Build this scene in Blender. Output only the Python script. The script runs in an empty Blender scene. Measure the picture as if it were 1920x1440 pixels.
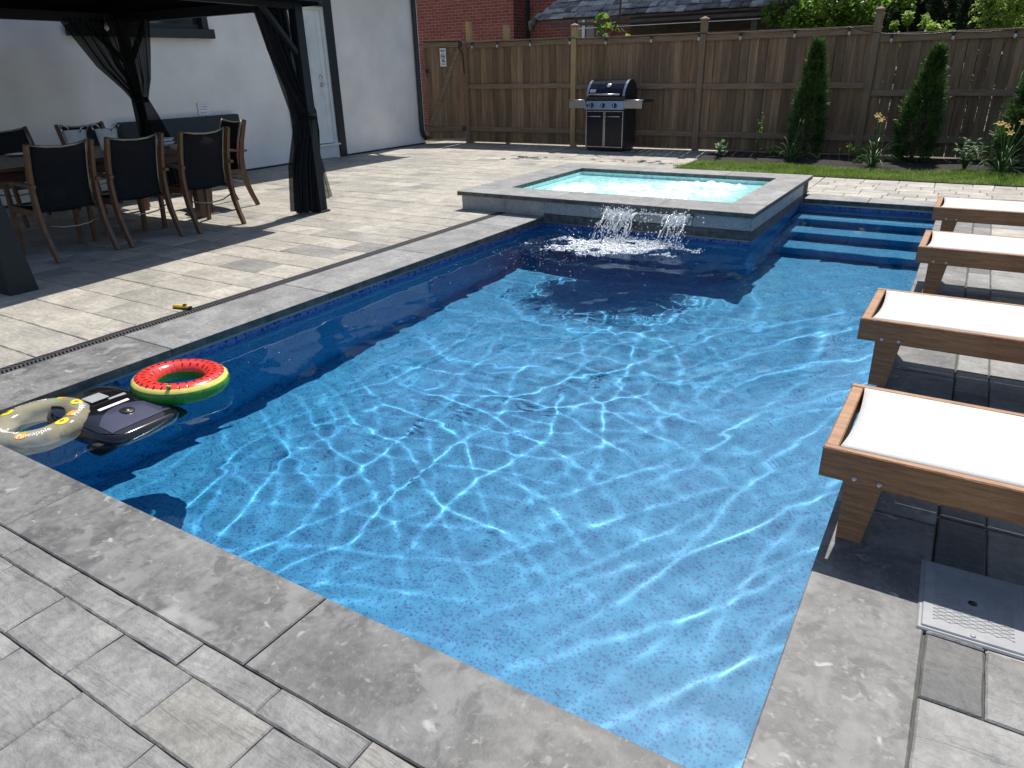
import bpy, math, random
import numpy as np
from mathutils import Vector, Matrix
random.seed(7); rng = np.random.default_rng(7)
sc = bpy.context.scene
COL = sc.collection
PI = math.pi
R_ = math.radians

# ------------------------------------------------------------------ camera
cam_d = bpy.data.cameras.new("camera"); cam = bpy.data.objects.new("camera", cam_d); COL.objects.link(cam)
cam_d.sensor_width = 36.0; cam_d.lens = 36.0 * 1334 / 1920; cam_d.clip_start = 0.05; cam_d.clip_end = 400
rx = Vector((0.85153351, 0.52380085, -0.02287703)); dn = Vector((0.19453039, -0.35616137, -0.91395131)); fw = Vector((-0.48687639, 0.77380989, -0.40517852))
cm = Matrix((( rx.x, -dn.x, -fw.x, 0), (rx.y, -dn.y, -fw.y, 0), (rx.z, -dn.z, -fw.z, 0), (0, 0, 0, 1)))
cam.matrix_world = Matrix.Translation((0, 0, 1.42)) @ cm
sc.camera = cam

# ------------------------------------------------------------------ light
SUN = Vector((-0.085, 0.57, 1.0)).normalized()          # towards the sun
sun_d = bpy.data.lights.new("sun", 'SUN'); sun_d.energy = 4.6; sun_d.angle = R_(0.5); sun_d.color = (1.0, 0.95, 0.87)
sun = bpy.data.objects.new("sun", sun_d); COL.objects.link(sun)
sun.rotation_euler = SUN.to_track_quat('Z', 'Y').to_euler(); sun.location = (0, 0, 20)
sun_d.cycles.is_caustics_light = True
w = bpy.data.worlds.new("World"); sc.world = w; w.use_nodes = True
wn = w.node_tree.nodes; wl = w.node_tree.links
sky = wn.new("ShaderNodeTexSky"); sky.sky_type = 'NISHITA'; sky.sun_disc = False
sky.sun_elevation = math.asin(SUN.z); sky.sun_rotation = math.atan2(SUN.x, SUN.y)
wl.new(sky.outputs[0], wn["Background"].inputs[0]); wn["Background"].inputs[1].default_value = 0.105
sc.view_settings.view_transform = 'Standard'; sc.view_settings.look = 'None'
sc.view_settings.exposure = 0.45; sc.view_settings.gamma = 1.0
sc.cycles.use_denoising = True
sc.cycles.caustics_reflective = False
sc.cycles.caustics_refractive = True
sc.cycles.sample_clamp_indirect = 6.0

# ------------------------------------------------------------------ materials
MATS = {}
def mat(name, col, col2=None, rough=0.7, scale=6, detail=6, lo=.35, hi=.65, bump=0, bscale=None, metal=0, spec=.5,
        stretch=(1, 1, 1), tone=False, spots=None, trans=0, coat=0, alpha=None, voro=None):
    m = bpy.data.materials.new(name); MATS[name] = m; m.use_nodes = True
    n = m.node_tree.nodes; l = m.node_tree.links; b = n["Principled BSDF"]; out = n["Material Output"]
    b.inputs["Roughness"].default_value = rough; b.inputs["Metallic"].default_value = metal
    b.inputs["Specular IOR Level"].default_value = spec; b.inputs["Coat Weight"].default_value = coat
    tc = n.new("ShaderNodeTexCoord"); mp = n.new("ShaderNodeMapping"); mp.inputs["Scale"].default_value = stretch
    l.new(tc.outputs["Object"], mp.inputs[0]); vec = mp.outputs[0]
    at = None
    if tone:
        at = n.new("ShaderNodeAttribute"); at.attribute_name = "tone"
        ad = n.new("ShaderNodeVectorMath"); ad.operation = 'MULTIPLY_ADD'
        l.new(at.outputs["Color"], ad.inputs[0]); ad.inputs[1].default_value = (31.7, 17.3, 23.1); l.new(vec, ad.inputs[2]); vec = ad.outputs[0]
    def noise(s, d=6, r=.55, dist=0):
        t = n.new("ShaderNodeTexNoise"); t.inputs["Scale"].default_value = s; t.inputs["Detail"].default_value = d
        t.inputs["Roughness"].default_value = r; t.inputs["Distortion"].default_value = dist; l.new(vec, t.inputs["Vector"]); return t.outputs["Fac"]
    def ramp(f, a, bb, c0, c1):
        r = n.new("ShaderNodeValToRGB"); e = r.color_ramp.elements; e[0].position = a; e[1].position = bb
        e[0].color = (*c0, 1); e[1].color = (*c1, 1); l.new(f, r.inputs[0]); return r.outputs[0]
    def mix(a, bb, f=None, mode='MIX', fac=1.0):
        x = n.new("ShaderNodeMix"); x.data_type = 'RGBA'; x.blend_type = mode; x.inputs[0].default_value = fac
        if f is not None: l.new(f, x.inputs[0])
        for k, v in ((6, a), (7, bb)):
            if isinstance(v, tuple): x.inputs[k].default_value = (*v, 1)
            else: l.new(v, x.inputs[k])
        return x.outputs[2]
    c = None
    if col2 is None:
        f = noise(scale * 3, 5); c = ramp(f, .3, .7, tuple(v * .9 for v in col), tuple(min(1, v * 1.1) for v in col))
    else:
        f = noise(scale, detail); c = ramp(f, lo, hi, col, col2)
        f2 = noise(scale * 9, 4); c = mix(c, ramp(f2, .25, .75, (.72,) * 3, (1.2,) * 3), mode='MULTIPLY')
    if spots:                                            # (scale, threshold, colour, strength): flakes / stains with their own shape
        for (ss, th, scol, st) in spots:
            f3 = noise(ss, 3, .5, .6); r = ramp(f3, th - .02, th + .07, (0,) * 3, (st,) * 3); c = mix(c, scol, f=r)
    if tone:
        sp = n.new("ShaderNodeSeparateColor"); l.new(at.outputs["Color"], sp.inputs[0])
        mr = n.new("ShaderNodeMapRange"); mr.inputs[3].default_value = 1 - tone; mr.inputs[4].default_value = 1 + tone; l.new(sp.outputs[0], mr.inputs[0])
        cb = n.new("ShaderNodeCombineColor")
        for k in range(3): l.new(mr.outputs[0], cb.inputs[k])
        c = mix(c, cb.outputs[0], mode='MULTIPLY')
    l.new(c, b.inputs["Base Color"])
    if bump:
        bp = n.new("ShaderNodeBump"); bp.inputs["Strength"].default_value = 1; bp.inputs["Distance"].default_value = bump
        l.new(noise(bscale or scale * 6, 8, .6), bp.inputs["Height"]); l.new(bp.outputs[0], b.inputs["Normal"])
    if trans:
        t = n.new("ShaderNodeBsdfTranslucent"); l.new(c, t.inputs[0]); ms = n.new("ShaderNodeMixShader"); ms.inputs[0].default_value = trans
        l.new(b.outputs[0], ms.inputs[1]); l.new(t.outputs[0], ms.inputs[2]); l.new(ms.outputs[0], out.inputs[0])
    if alpha is not None:
        t = n.new("ShaderNodeBsdfTransparent"); ms = n.new("ShaderNodeMixShader"); ms.inputs[0].default_value = alpha
        l.new(t.outputs[0], ms.inputs[1]); l.new(b.outputs[0], ms.inputs[2]); l.new(ms.outputs[0], out.inputs[0])
    m["_"] = 0
    return m

# stone with cleft lines: noise ridges drawn into bump and slightly into colour
def stone(name, ca, cb, tone, cleft=True, rough=.62, fl=None, spec=.5):
    m = mat(name, ca, cb, rough=rough, scale=4.5, detail=9, lo=.3, hi=.7, tone=tone, spec=spec, spots=fl)
    n = m.node_tree.nodes; l = m.node_tree.links; b = n["Principled BSDF"]
    vec = [x for x in n if x.bl_idname == "ShaderNodeVectorMath"]
    src = vec[0].outputs[0] if vec else [x for x in n if x.bl_idname == "ShaderNodeMapping"][0].outputs[0]
    mp = n.new("ShaderNodeMapping"); mp.inputs["Scale"].default_value = (1.6, 7.0, 1); mp.inputs["Rotation"].default_value = (0, 0, .5)
    l.new(src, mp.inputs[0])
    t = n.new("ShaderNodeTexNoise"); t.inputs["Scale"].default_value = 1.6; t.inputs["Detail"].default_value = 5; t.inputs["Distortion"].default_value = .8
    l.new(mp.outputs[0], t.inputs["Vector"])
    mul = n.new("ShaderNodeMath"); mul.operation = 'MULTIPLY'; mul.inputs[1].default_value = 5.0; l.new(t.outputs["Fac"], mul.inputs[0])
    fr = n.new("ShaderNodeMath"); fr.operation = 'FRACT'; l.new(mul.outputs[0], fr.inputs[0])
    fine = n.new("ShaderNodeTexNoise"); fine.inputs["Scale"].default_value = 130; fine.inputs["Detail"].default_value = 6; l.new(src, fine.inputs["Vector"])
    med = n.new("ShaderNodeTexNoise"); med.inputs["Scale"].default_value = 18; med.inputs["Detail"].default_value = 6; l.new(src, med.inputs["Vector"])
    a1 = n.new("ShaderNodeMath"); a1.operation = 'MULTIPLY_ADD'; l.new(fine.outputs["Fac"], a1.inputs[0]); a1.inputs[1].default_value = .5
    a2 = n.new("ShaderNodeMath"); a2.operation = 'MULTIPLY_ADD'; l.new(med.outputs["Fac"], a2.inputs[0]); a2.inputs[1].default_value = .9
    l.new(fr.outputs[0], a2.inputs[2])
    if not cleft: l.remove(a2.inputs[2].links[0])
    l.new(a2.outputs[0], a1.inputs[2])
    bp = n.new("ShaderNodeBump"); bp.inputs["Distance"].default_value = .0045 if cleft else .0018; bp.inputs["Strength"].default_value = .8
    l.new(a1.outputs[0], bp.inputs["Height"]); l.new(bp.outputs[0], b.inputs["Normal"])
    return m

stone("paver", (.27, .252, .218), (.43, .40, .345), .12, fl=[(9, .64, (.42, .39, .345), .5), (3, .64, (.21, .205, .195), .5)])
stone("paver_warm", (.165, .162, .150), (.27, .265, .245), .08)
stone("paver_grey", (.14, .14, .138), (.25, .249, .242), .10, fl=[(9, .66, (.31, .305, .29), .45)])
stone("paver_dark", (.075, .078, .08), (.13, .13, .128), .1)
stone("coping", (.088, .088, .087), (.205, .204, .200), .12, cleft=False, rough=.55, spec=.35,
      fl=[(7, .57, (.22, .219, .214), .55), (12, .58, (.070, .070, .071), .65), (30, .65, (.29, .288, .28), .6), (5, .62, (.10, .10, .099), .65), (48, .60, (.20, .199, .194), .5), (4, .68, (.33, .328, .32), .6), (16, .68, (.40, .398, .39), .75)])
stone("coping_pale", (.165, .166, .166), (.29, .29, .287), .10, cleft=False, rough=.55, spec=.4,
      fl=[(7, .60, (.31, .31, .305), .5), (12, .60, (.13, .131, .132), .55), (30, .66, (.36, .358, .35), .5), (5, .65, (.17, .17, .17), .5), (16, .69, (.44, .438, .43), .7)])  # paler dry stone, with some of the grazing sheen put into its colour
stone("paver_mid", (.225, .213, .188), (.365, .345, .305), .10)
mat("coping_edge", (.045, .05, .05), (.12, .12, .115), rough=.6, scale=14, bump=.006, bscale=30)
mat("wall_tile", (.30, .32, .33), (.40, .415, .42), rough=.5, scale=5, bump=.002)
mat("joint_sand", (.09, .085, .078), rough=.95)
mat("soil", (.035, .027, .02), (.07, .052, .036), rough=.95, scale=20, bump=.02)
mat("earth", (.10, .085, .06), (.16, .14, .10), rough=.95, scale=3)
mat("mulch", (.006, .005, .004), (.026, .018, .012), rough=.9, scale=40, bump=.03, bscale=60)
mat("stucco", (.86, .84, .80), rough=.9, scale=.5, bump=.0006, bscale=260)
mat("charcoal", (.022, .028, .032), rough=.45, scale=5)
mat("gazebo_metal", (.013, .018, .022), rough=.55, spec=.3, scale=4)
mat("canopy", (.006, .007, .009), rough=.95, spec=.1)
mat("netting", (.008, .010, .013), rough=.8, spec=.25, alpha=.91)
mat("netting_thin", (.004, .005, .006), rough=.95, spec=.05, alpha=.72)
mat("white_door", (.74, .77, .77), rough=.35, scale=1)
mat("glass_dark", (.02, .03, .045), rough=.05, spec=.8)
mat("chrome", (.7, .7, .72), rough=.15, metal=1)
mat("steel", (.52, .53, .55), rough=.28, metal=1, scale=3)
mat("teak", (.25, .115, .048), (.40, .21, .10), rough=.5, scale=7, stretch=(1, 12, 12), bump=.0015)
mat("teak_chair", (.10, .048, .024), (.18, .095, .05), rough=.5, scale=9, stretch=(6, 6, 1), bump=.001)
mat("table_wood", (.06, .028, .016), (.12, .055, .03), rough=.4, scale=6, stretch=(10, 1, 10))
mat("sling_white", (.50, .507, .493), rough=.9, spec=.2, scale=60, bump=.0004, bscale=500)
mat("sling_dark", (.012, .014, .018), rough=.85, spec=.15, scale=60, alpha=.88)
mat("rod_metal", (.30, .27, .22), rough=.35, metal=.7)
mat("plastic_grey", (.26, .27, .28), rough=.5, scale=8)
mat("grate_metal", (.10, .10, .105), rough=.4, metal=.3)
mat("plastic_black", (.012, .012, .014), rough=.35)
mat("gloss_black", (.008, .008, .010), rough=.12, coat=.5)
mat("robot_grey", (.045, .045, .075), rough=.2, coat=.4)
mat("yellow", (.70, .42, .03), rough=.4)
mat("fence_wood", (.175, .112, .064), (.30, .195, .115), rough=.85, scale=2.2, stretch=(9, 9, .7), tone=.34, bump=.002, bscale=12,
    spots=[(1.6, .70, (.09, .055, .035), .6)])
mat("fence_post", (.19, .128, .08), (.27, .19, .122), rough=.85, scale=3.5, stretch=(9, 9, 1), bump=.002, bscale=14)
mat("rail_wood", (.20, .138, .088), (.30, .21, .14), rough=.85, scale=3.5, stretch=(1, 9, 9), bump=.002, bscale=14)
mat("fresh_post", (.38, .25, .11), (.50, .36, .19), rough=.8, scale=4, stretch=(8, 8, 1))
mat("grill_enamel", (.006, .008, .016), rough=.22, spec=.35)
mat("grill_cast", (.02, .02, .022), rough=.5)
mat("white_plain", (.86, .86, .85), rough=.5)
mat("porcelain", (.75, .76, .78), rough=.15)
mat("blue_print", (.03, .06, .30), rough=.25)
mat("red_print", (.45, .03, .03), rough=.8)
mat("linen", (.62, .57, .47), rough=.9, scale=20)
mat("sofa", (.035, .045, .052), rough=.85, scale=30)
mat("bulb_glass", (.55, .5, .42), rough=.1, spec=.8)
mat("ink", (.015, .015, .02), rough=.6)
mat("grass_blade", (.13, .23, .03), (.28, .40, .075), rough=.6, scale=4, trans=.4)
mat("cedar", (.020, .058, .014), (.085, .165, .032), rough=.6, scale=5, trans=.3, spots=[(3, .66, (.10, .085, .03), .5)])
mat("cedar_far", (.010, .026, .010), (.026, .055, .018), rough=.7, scale=7, trans=.2)
mat("leaf", (.09, .20, .026), (.25, .40, .06), rough=.4, scale=5, trans=.55)
mat("leaf_bright", (.18, .32, .05), (.38, .52, .11), rough=.45, scale=5, trans=.55)
mat("leaf_pale", (.12, .22, .10), (.25, .36, .20), rough=.45, scale=9, trans=.35)
mat("strap_leaf", (.05, .13, .03), (.11, .22, .06), rough=.4, scale=6, trans=.35)
mat("petal", (.70, .42, .08), (.80, .62, .24), rough=.6, scale=30, trans=.4)
mat("petal_pale", (.75, .50, .42), rough=.6, trans=.4)
mat("bark", (.06, .045, .03), (.12, .09, .065), rough=.9, scale=10, stretch=(4, 4, 1), bump=.01)
mat("shingle", (.15, .148, .142), (.36, .35, .335), rough=.85, scale=5, tone=.6, bump=.006)
mat("shed_wood", (.06, .055, .05), (.11, .10, .09), rough=.8, scale=4, stretch=(1, 8, 8))
mat("tarp", (.06, .10, .13), rough=.6)
mat("melon_red", (.72, .045, .035), rough=.18, scale=4, coat=.4)
mat("melon_yellow", (.80, .66, .16), rough=.18, coat=.4)
mat("melon_green", (.06, .33, .03), (.10, .45, .05), rough=.18, scale=7, coat=.4, trans=.35)
mat("pool_seed", (.01, .008, .008), rough=.3)
mat("print_orange", (.80, .33, .03), rough=.25)
mat("print_yellow", (.85, .66, .03), rough=.25)
mat("print_green", (.08, .50, .10), rough=.25)
mat("rubber", (.015, .015, .015), rough=.8)

def brick_mat():
    m = bpy.data.materials.new("brick"); MATS["brick"] = m; m.use_nodes = True
    n = m.node_tree.nodes; l = m.node_tree.links; b = n["Principled BSDF"]
    tc = n.new("ShaderNodeTexCoord"); sx = n.new("ShaderNodeSeparateXYZ"); cx = n.new("ShaderNodeCombineXYZ")
    l.new(tc.outputs["Object"], sx.inputs[0]); ad = n.new("ShaderNodeMath"); l.new(sx.outputs[0], ad.inputs[0]); l.new(sx.outputs[1], ad.inputs[1])
    l.new(ad.outputs[0], cx.inputs[0]); l.new(sx.outputs[2], cx.inputs[1])
    t = n.new("ShaderNodeTexBrick"); t.inputs["Color1"].default_value = (.22, .055, .04, 1); t.inputs["Color2"].default_value = (.30, .085, .06, 1)
    t.inputs["Mortar"].default_value = (.36, .28, .24, 1); t.inputs["Scale"].default_value = 1; t.inputs["Mortar Size"].default_value = .006
    t.inputs["Brick Width"].default_value = .23; t.inputs["Row Height"].default_value = .076; t.inputs["Bias"].default_value = -.2
    l.new(cx.outputs[0], t.inputs["Vector"])
    nz = n.new("ShaderNodeTexNoise"); nz.inputs["Scale"].default_value = 6; nz.inputs["Detail"].default_value = 8; l.new(tc.outputs["Object"], nz.inputs["Vector"])
    mx = n.new("ShaderNodeMix"); mx.data_type = 'RGBA'; mx.blend_type = 'MULTIPLY'; mx.inputs[0].default_value = .8
    rp = n.new("ShaderNodeValToRGB"); rp.color_ramp.elements[0].color = (.5, .5, .5, 1); rp.color_ramp.elements[1].color = (1.3, 1.3, 1.3, 1); l.new(nz.outputs["Fac"], rp.inputs[0])
    l.new(t.outputs["Color"], mx.inputs[6]); l.new(rp.outputs[0], mx.inputs[7]); l.new(mx.outputs[2], b.inputs["Base Color"]); b.inputs["Roughness"].default_value = .85
    bp = n.new("ShaderNodeBump"); bp.inputs["Distance"].default_value = .008; bp.invert = True; l.new(t.outputs["Fac"], bp.inputs["Height"]); l.new(bp.outputs[0], b.inputs["Normal"])
brick_mat()

def liner_mat(name, c_dark, c_mid, c_light, sc_=78):
    m = bpy.data.materials.new(name); MATS[name] = m; m.use_nodes = True
    n = m.node_tree.nodes; l = m.node_tree.links; b = n["Principled BSDF"]; b.inputs["Roughness"].default_value = .45
    tc = n.new("ShaderNodeTexCoord")
    nz = n.new("ShaderNodeTexNoise"); nz.inputs["Scale"].default_value = 60; nz.inputs["Detail"].default_value = 3; l.new(tc.outputs["Object"], nz.inputs["Vector"])
    mv = n.new("ShaderNodeVectorMath"); mv.operation = 'MULTIPLY_ADD'; l.new(nz.outputs["Color"], mv.inputs[0]); mv.inputs[1].default_value = (.012,) * 3; l.new(tc.outputs["Object"], mv.inputs[2])
    v = n.new("ShaderNodeTexVoronoi"); v.inputs["Scale"].default_value = sc_; l.new(mv.outputs[0], v.inputs["Vector"])
    sp = n.new("ShaderNodeSeparateColor"); l.new(v.outputs["Color"], sp.inputs[0])
    ad = n.new("ShaderNodeMath"); ad.operation = 'MULTIPLY_ADD'; l.new(sp.outputs[0], ad.inputs[0]); ad.inputs[1].default_value = .75; nl = n.new("ShaderNodeTexNoise"); nl.inputs["Scale"].default_value = 16; nl.inputs["Detail"].default_value = 3; l.new(tc.outputs["Object"], nl.inputs["Vector"])
    am = n.new("ShaderNodeMath"); am.operation = 'MULTIPLY_ADD'; l.new(nl.outputs["Fac"], am.inputs[0]); am.inputs[1].default_value = .7; am.inputs[2].default_value = -.35
    as_ = n.new("ShaderNodeMath"); l.new(v.outputs["Distance"], as_.inputs[0]); l.new(am.outputs[0], as_.inputs[1]); l.new(as_.outputs[0], ad.inputs[2])
    rp = n.new("ShaderNodeValToRGB"); e = rp.color_ramp.elements; e[0].position = .26; e[0].color = (*c_dark, 1); e[1].position = 1.15 if False else 1.0; e[1].color = (*c_light, 1)
    x = e.new(.50); x.color = (*c_mid, 1)
    l.new(ad.outputs[0], rp.inputs[0])
    bg = n.new("ShaderNodeTexNoise"); bg.inputs["Scale"].default_value = 3.5; bg.inputs["Detail"].default_value = 4; l.new(tc.outputs["Object"], bg.inputs["Vector"])
    r2 = n.new("ShaderNodeValToRGB"); r2.color_ramp.elements[0].position = .3; r2.color_ramp.elements[1].position = .7; r2.color_ramp.elements[0].color = (.82, .86, .9, 1); r2.color_ramp.elements[1].color = (1.12, 1.1, 1.06, 1); l.new(bg.outputs["Fac"], r2.inputs[0])
    mx = n.new("ShaderNodeMix"); mx.data_type = 'RGBA'; mx.blend_type = 'MULTIPLY'; mx.inputs[0].default_value = 1; l.new(rp.outputs[0], mx.inputs[6]); l.new(r2.outputs[0], mx.inputs[7])
    l.new(mx.outputs[2], b.inputs["Base Color"])
liner_mat("liner", (.003, .080, .26), (.008, .180, .44), (.042, .318, .56))
liner_mat("liner_tile", (.004, .008, .06), (.010, .028, .17), (.09, .17, .46), 52)

def water_mat():
    m = bpy.data.materials.new("water"); MATS["water"] = m; m.use_nodes = True
    n = m.node_tree.nodes; l = m.node_tree.links
    g = n.new("ShaderNodeBsdfGlass"); g.inputs["IOR"].default_value = 1.333; g.inputs["Roughness"].default_value = 0.0
    g.inputs["Color"].default_value = (.86, .97, 1.0, 1); l.new(g.outputs[0], n["Material Output"].inputs[0])
water_mat()
def foam_mat(name, alpha):
    m = bpy.data.materials.new(name); MATS[name] = m; m.use_nodes = True
    n = m.node_tree.nodes; l = m.node_tree.links; b = n["Principled BSDF"]
    b.inputs["Base Color"].default_value = (.88, .91, .93, 1); b.inputs["Roughness"].default_value = .12; b.inputs["Specular IOR Level"].default_value = .8
    t = n.new("ShaderNodeBsdfTransparent"); ms = n.new("ShaderNodeMixShader"); ms.inputs[0].default_value = alpha
    l.new(t.outputs[0], ms.inputs[1]); l.new(b.outputs[0], ms.inputs[2]); l.new(ms.outputs[0], n["Material Output"].inputs[0])
foam_mat("foam", .75); foam_mat("stream", .5)
def vinyl_mat():
    m = bpy.data.materials.new("clear_vinyl"); MATS["clear_vinyl"] = m; m.use_nodes = True
    n = m.node_tree.nodes; l = m.node_tree.links; b = n["Principled BSDF"]
    b.inputs["Base Color"].default_value = (.88, .80, .54, 1); b.inputs["Roughness"].default_value = .12; b.inputs["Coat Weight"].default_value = .5
    tr = n.new("ShaderNodeBsdfTranslucent"); tr.inputs[0].default_value = (.85, .78, .55, 1)
    m1 = n.new("ShaderNodeMixShader"); m1.inputs[0].default_value = .3; l.new(b.outputs[0], m1.inputs[1]); l.new(tr.outputs[0], m1.inputs[2])
    t = n.new("ShaderNodeBsdfTransparent"); ms = n.new("ShaderNodeMixShader"); ms.inputs[0].default_value = .36
    l.new(t.outputs[0], ms.inputs[1]); l.new(m1.outputs[0], ms.inputs[2]); l.new(ms.outputs[0], n["Material Output"].inputs[0])
vinyl_mat()
def spa_water_mat():
    m = bpy.data.materials.new("spa_water"); MATS["spa_water"] = m; m.use_nodes = True
    n = m.node_tree.nodes; l = m.node_tree.links; b = n["Principled BSDF"]
    a = n.new("ShaderNodeAttribute"); a.attribute_name = "tone"; sp = n.new("ShaderNodeSeparateColor"); l.new(a.outputs["Color"], sp.inputs[0])
    rp = n.new("ShaderNodeValToRGB"); e = rp.color_ramp.elements
    e[0].position = .25; e[0].color = (.34, .68, .66, 1); e[1].position = .85; e[1].color = (.78, .90, .89, 1)
    l.new(sp.outputs[0], rp.inputs[0]); l.new(rp.outputs[0], b.inputs["Base Color"]); b.inputs["Roughness"].default_value = .12
spa_water_mat()
mat("spa_shell", (.60, .84, .82), (.68, .88, .86), rough=.4, scale=2)

# ------------------------------------------------------------------ mesh builder
class MB:
    def __init__(s): s.v = []; s.f = []; s.m = []; s.sm = []; s.t = []; s.mats = []
    def mi(s, name):
        if name not in s.mats: s.mats.append(name)
        return s.mats.index(name)
    def add(s, vs, fs, m, smooth=False, tone=None):
        o = len(s.v); k = s.mi(m); s.v.extend([tuple(v) for v in vs])
        for f in fs: s.f.append(tuple(i + o for i in f)); s.m.append(k); s.sm.append(smooth); s.t.append(tone or (.5, .5, .5))
    def box(s, a, b, m, tone=None, M=None, bev=0):
        x0, y0, z0 = a; x1, y1, z1 = b
        if bev:
            c = bev; vs = []
            for z, e in ((z0, c), (z0 + c, 0), (z1 - c, 0), (z1, c)):
                vs += [(x0 + e, y0 + c, z), (x0 + c, y0 + e, z), (x1 - c, y0 + e, z), (x1 - e, y0 + c, z), (x1 - e, y1 - c, z), (x1 - c, y1 - e, z), (x0 + c, y1 - e, z), (x0 + e, y1 - c, z)]
            fs = [tuple(range(7, -1, -1)), tuple(range(24, 32))]
            for r in range(3):
                for i in range(8): j = (i + 1) % 8; fs.append((r * 8 + i, r * 8 + j, r * 8 + 8 + j, r * 8 + 8 + i))
        else:
            vs = [(x0, y0, z0), (x1, y0, z0), (x1, y1, z0), (x0, y1, z0), (x0, y0, z1), (x1, y0, z1), (x1, y1, z1), (x0, y1, z1)]
            fs = [(3, 2, 1, 0), (4, 5, 6, 7), (0, 1, 5, 4), (1, 2, 6, 5), (2, 3, 7, 6), (3, 0, 4, 7)]
        if M is not None: vs = [M @ Vector(v) for v in vs]
        s.add(vs, fs, m, tone=tone); return s
    def hexa(s, vs, m, tone=None):                         # 8 corner points: bottom 4, top 4
        s.add(vs, [(3, 2, 1, 0), (4, 5, 6, 7), (0, 1, 5, 4), (1, 2, 6, 5), (2, 3, 7, 6), (3, 0, 4, 7)], m, tone=tone); return s
    def tube(s, pts, r, m, seg=8, caps=True, smooth=True, sq=None):
        pts = [Vector(p) for p in pts]; n = len(pts); rs = r if isinstance(r, (list, tuple)) else [r] * n
        vs = []; up = None
        for i, p in enumerate(pts):
            d = (pts[min(i + 1, n - 1)] - pts[max(i - 1, 0)]).normalized()
            if up is None: up = Vector((0, 0, 1)) if abs(d.z) < .9 else Vector((1, 0, 0))
            a = d.cross(up); a = a.normalized() if a.length > 1e-6 else Vector((1, 0, 0)); b = a.cross(d); up = b
            for k in range(seg):
                t = 2 * PI * (k + .5) / seg; vs.append(p + (a * math.cos(t) + b * math.sin(t)) * rs[i])
        fs = [(i * seg + k, i * seg + (k + 1) % seg, (i + 1) * seg + (k + 1) % seg, (i + 1) * seg + k) for i in range(n - 1) for k in range(seg)]
        if caps: fs += [tuple(range(seg - 1, -1, -1)), tuple(range((n - 1) * seg, n * seg))]
        s.add(vs, fs, m, smooth); return s
    def bar(s, pts, w, h, m, side=(0, 0, 1)):               # rectangular bar swept along points; w across 'side'
        pts = [Vector(p) for p in pts]; n = len(pts); sd = Vector(side).normalized(); vs = []
        for i, p in enumerate(pts):
            d = (pts[min(i + 1, n - 1)] - pts[max(i - 1, 0)]).normalized(); a = sd; b = d.cross(a).normalized()
            ww = w[i] if isinstance(w, (list, tuple)) else w; hh = h[i] if isinstance(h, (list, tuple)) else h
            for ka, kb in ((-1, -1), (1, -1), (1, 1), (-1, 1)): vs.append(p + a * ka * ww / 2 + b * kb * hh / 2)
        fs = [(i * 4 + k, i * 4 + (k + 1) % 4, i * 4 + 4 + (k + 1) % 4, i * 4 + 4 + k) for i in range(n - 1) for k in range(4)]
        fs += [(3, 2, 1, 0), tuple(range(n * 4 - 4, n * 4))]
        s.add(vs, fs, m); return s
    def lathe(s, prof, m, seg=24, o=(0, 0, 0), M=None, smooth=True):
        vs = []
        for r, z in prof:
            for k in range(seg): t = 2 * PI * k / seg; vs.append(Vector((o[0] + r * math.cos(t), o[1] + r * math.sin(t), o[2] + z)))
        if M is not None: vs = [M @ v for v in vs]
        n = len(prof); fs = [(i * seg + k, i * seg + (k + 1) % seg, (i + 1) * seg + (k + 1) % seg, (i + 1) * seg + k) for i in range(n - 1) for k in range(seg)]
        fs += [tuple(range(seg - 1, -1, -1)), tuple(range((n - 1) * seg, n * seg))]
        s.add(vs, fs, m, smooth); return s
    def ball(s, c, r, m, seg=6, ring=4, sc_=(1, 1, 1)):
        prof = [(max(1e-4, math.sin(PI * i / ring)) * r, -math.cos(PI * i / ring) * r * sc_[2]) for i in range(ring + 1)]
        return s.lathe(prof, m, seg, c)
    def grid(s, nu, nv, fn, m, smooth=True, tonefn=None):
        vs = [fn(i / nu, j / nv) for i in range(nu + 1) for j in range(nv + 1)]
        fs = [(i * (nv + 1) + j, (i + 1) * (nv + 1) + j, (i + 1) * (nv + 1) + j + 1, i * (nv + 1) + j + 1) for i in range(nu) for j in range(nv)]
        s.add(vs, fs, m, smooth); return s
    def build(s, name, parent=None, label=None, cat=None, group=None, kind=None, solid=0, loc=None):
        me = bpy.data.meshes.new(name); me.from_pydata(s.v, [], s.f); me.update()
        for x in s.mats: me.materials.append(MATS[x])
        me.polygons.foreach_set("material_index", s.m); me.polygons.foreach_set("use_smooth", s.sm)
        if any(t != (.5, .5, .5) for t in s.t):
            ca = me.color_attributes.new("tone", 'FLOAT_COLOR', 'CORNER')
            cnt = np.array([len(f) for f in s.f]); arr = np.ones((cnt.sum(), 4), dtype=np.float32); arr[:, :3] = np.repeat(np.array(s.t, dtype=np.float32), cnt, axis=0)
            ca.data.foreach_set("color", arr.ravel())
        o = bpy.data.objects.new(name, me); COL.objects.link(o)
        if parent is not None: o.parent = parent
        if loc: o.location = loc
        if solid:
            md = o.modifiers.new("solidify", 'SOLIDIFY'); md.thickness = solid; md.offset = 0
        tag(o, label, cat, group, kind); return o
def tag(o, label=None, cat=None, group=None, kind=None):
    if label: o["label"] = label
    if cat: o["category"] = cat
    if group: o["group"] = group
    if kind: o["kind"] = kind
    return o
def thing(name, label, cat, loc=(0, 0, 0), rz=0, group=None):
    o = bpy.data.objects.new(name, None); COL.objects.link(o); o.empty_display_size = .1
    o.location = loc; o.rotation_euler = (0, 0, rz); return tag(o, label, cat, group)
def copy_tree(o, parent=None):
    c = o.copy(); COL.objects.link(c); c.parent = parent
    for ch in [x for x in bpy.data.objects if x.parent == o]: copy_tree(ch, c)
    return c
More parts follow.
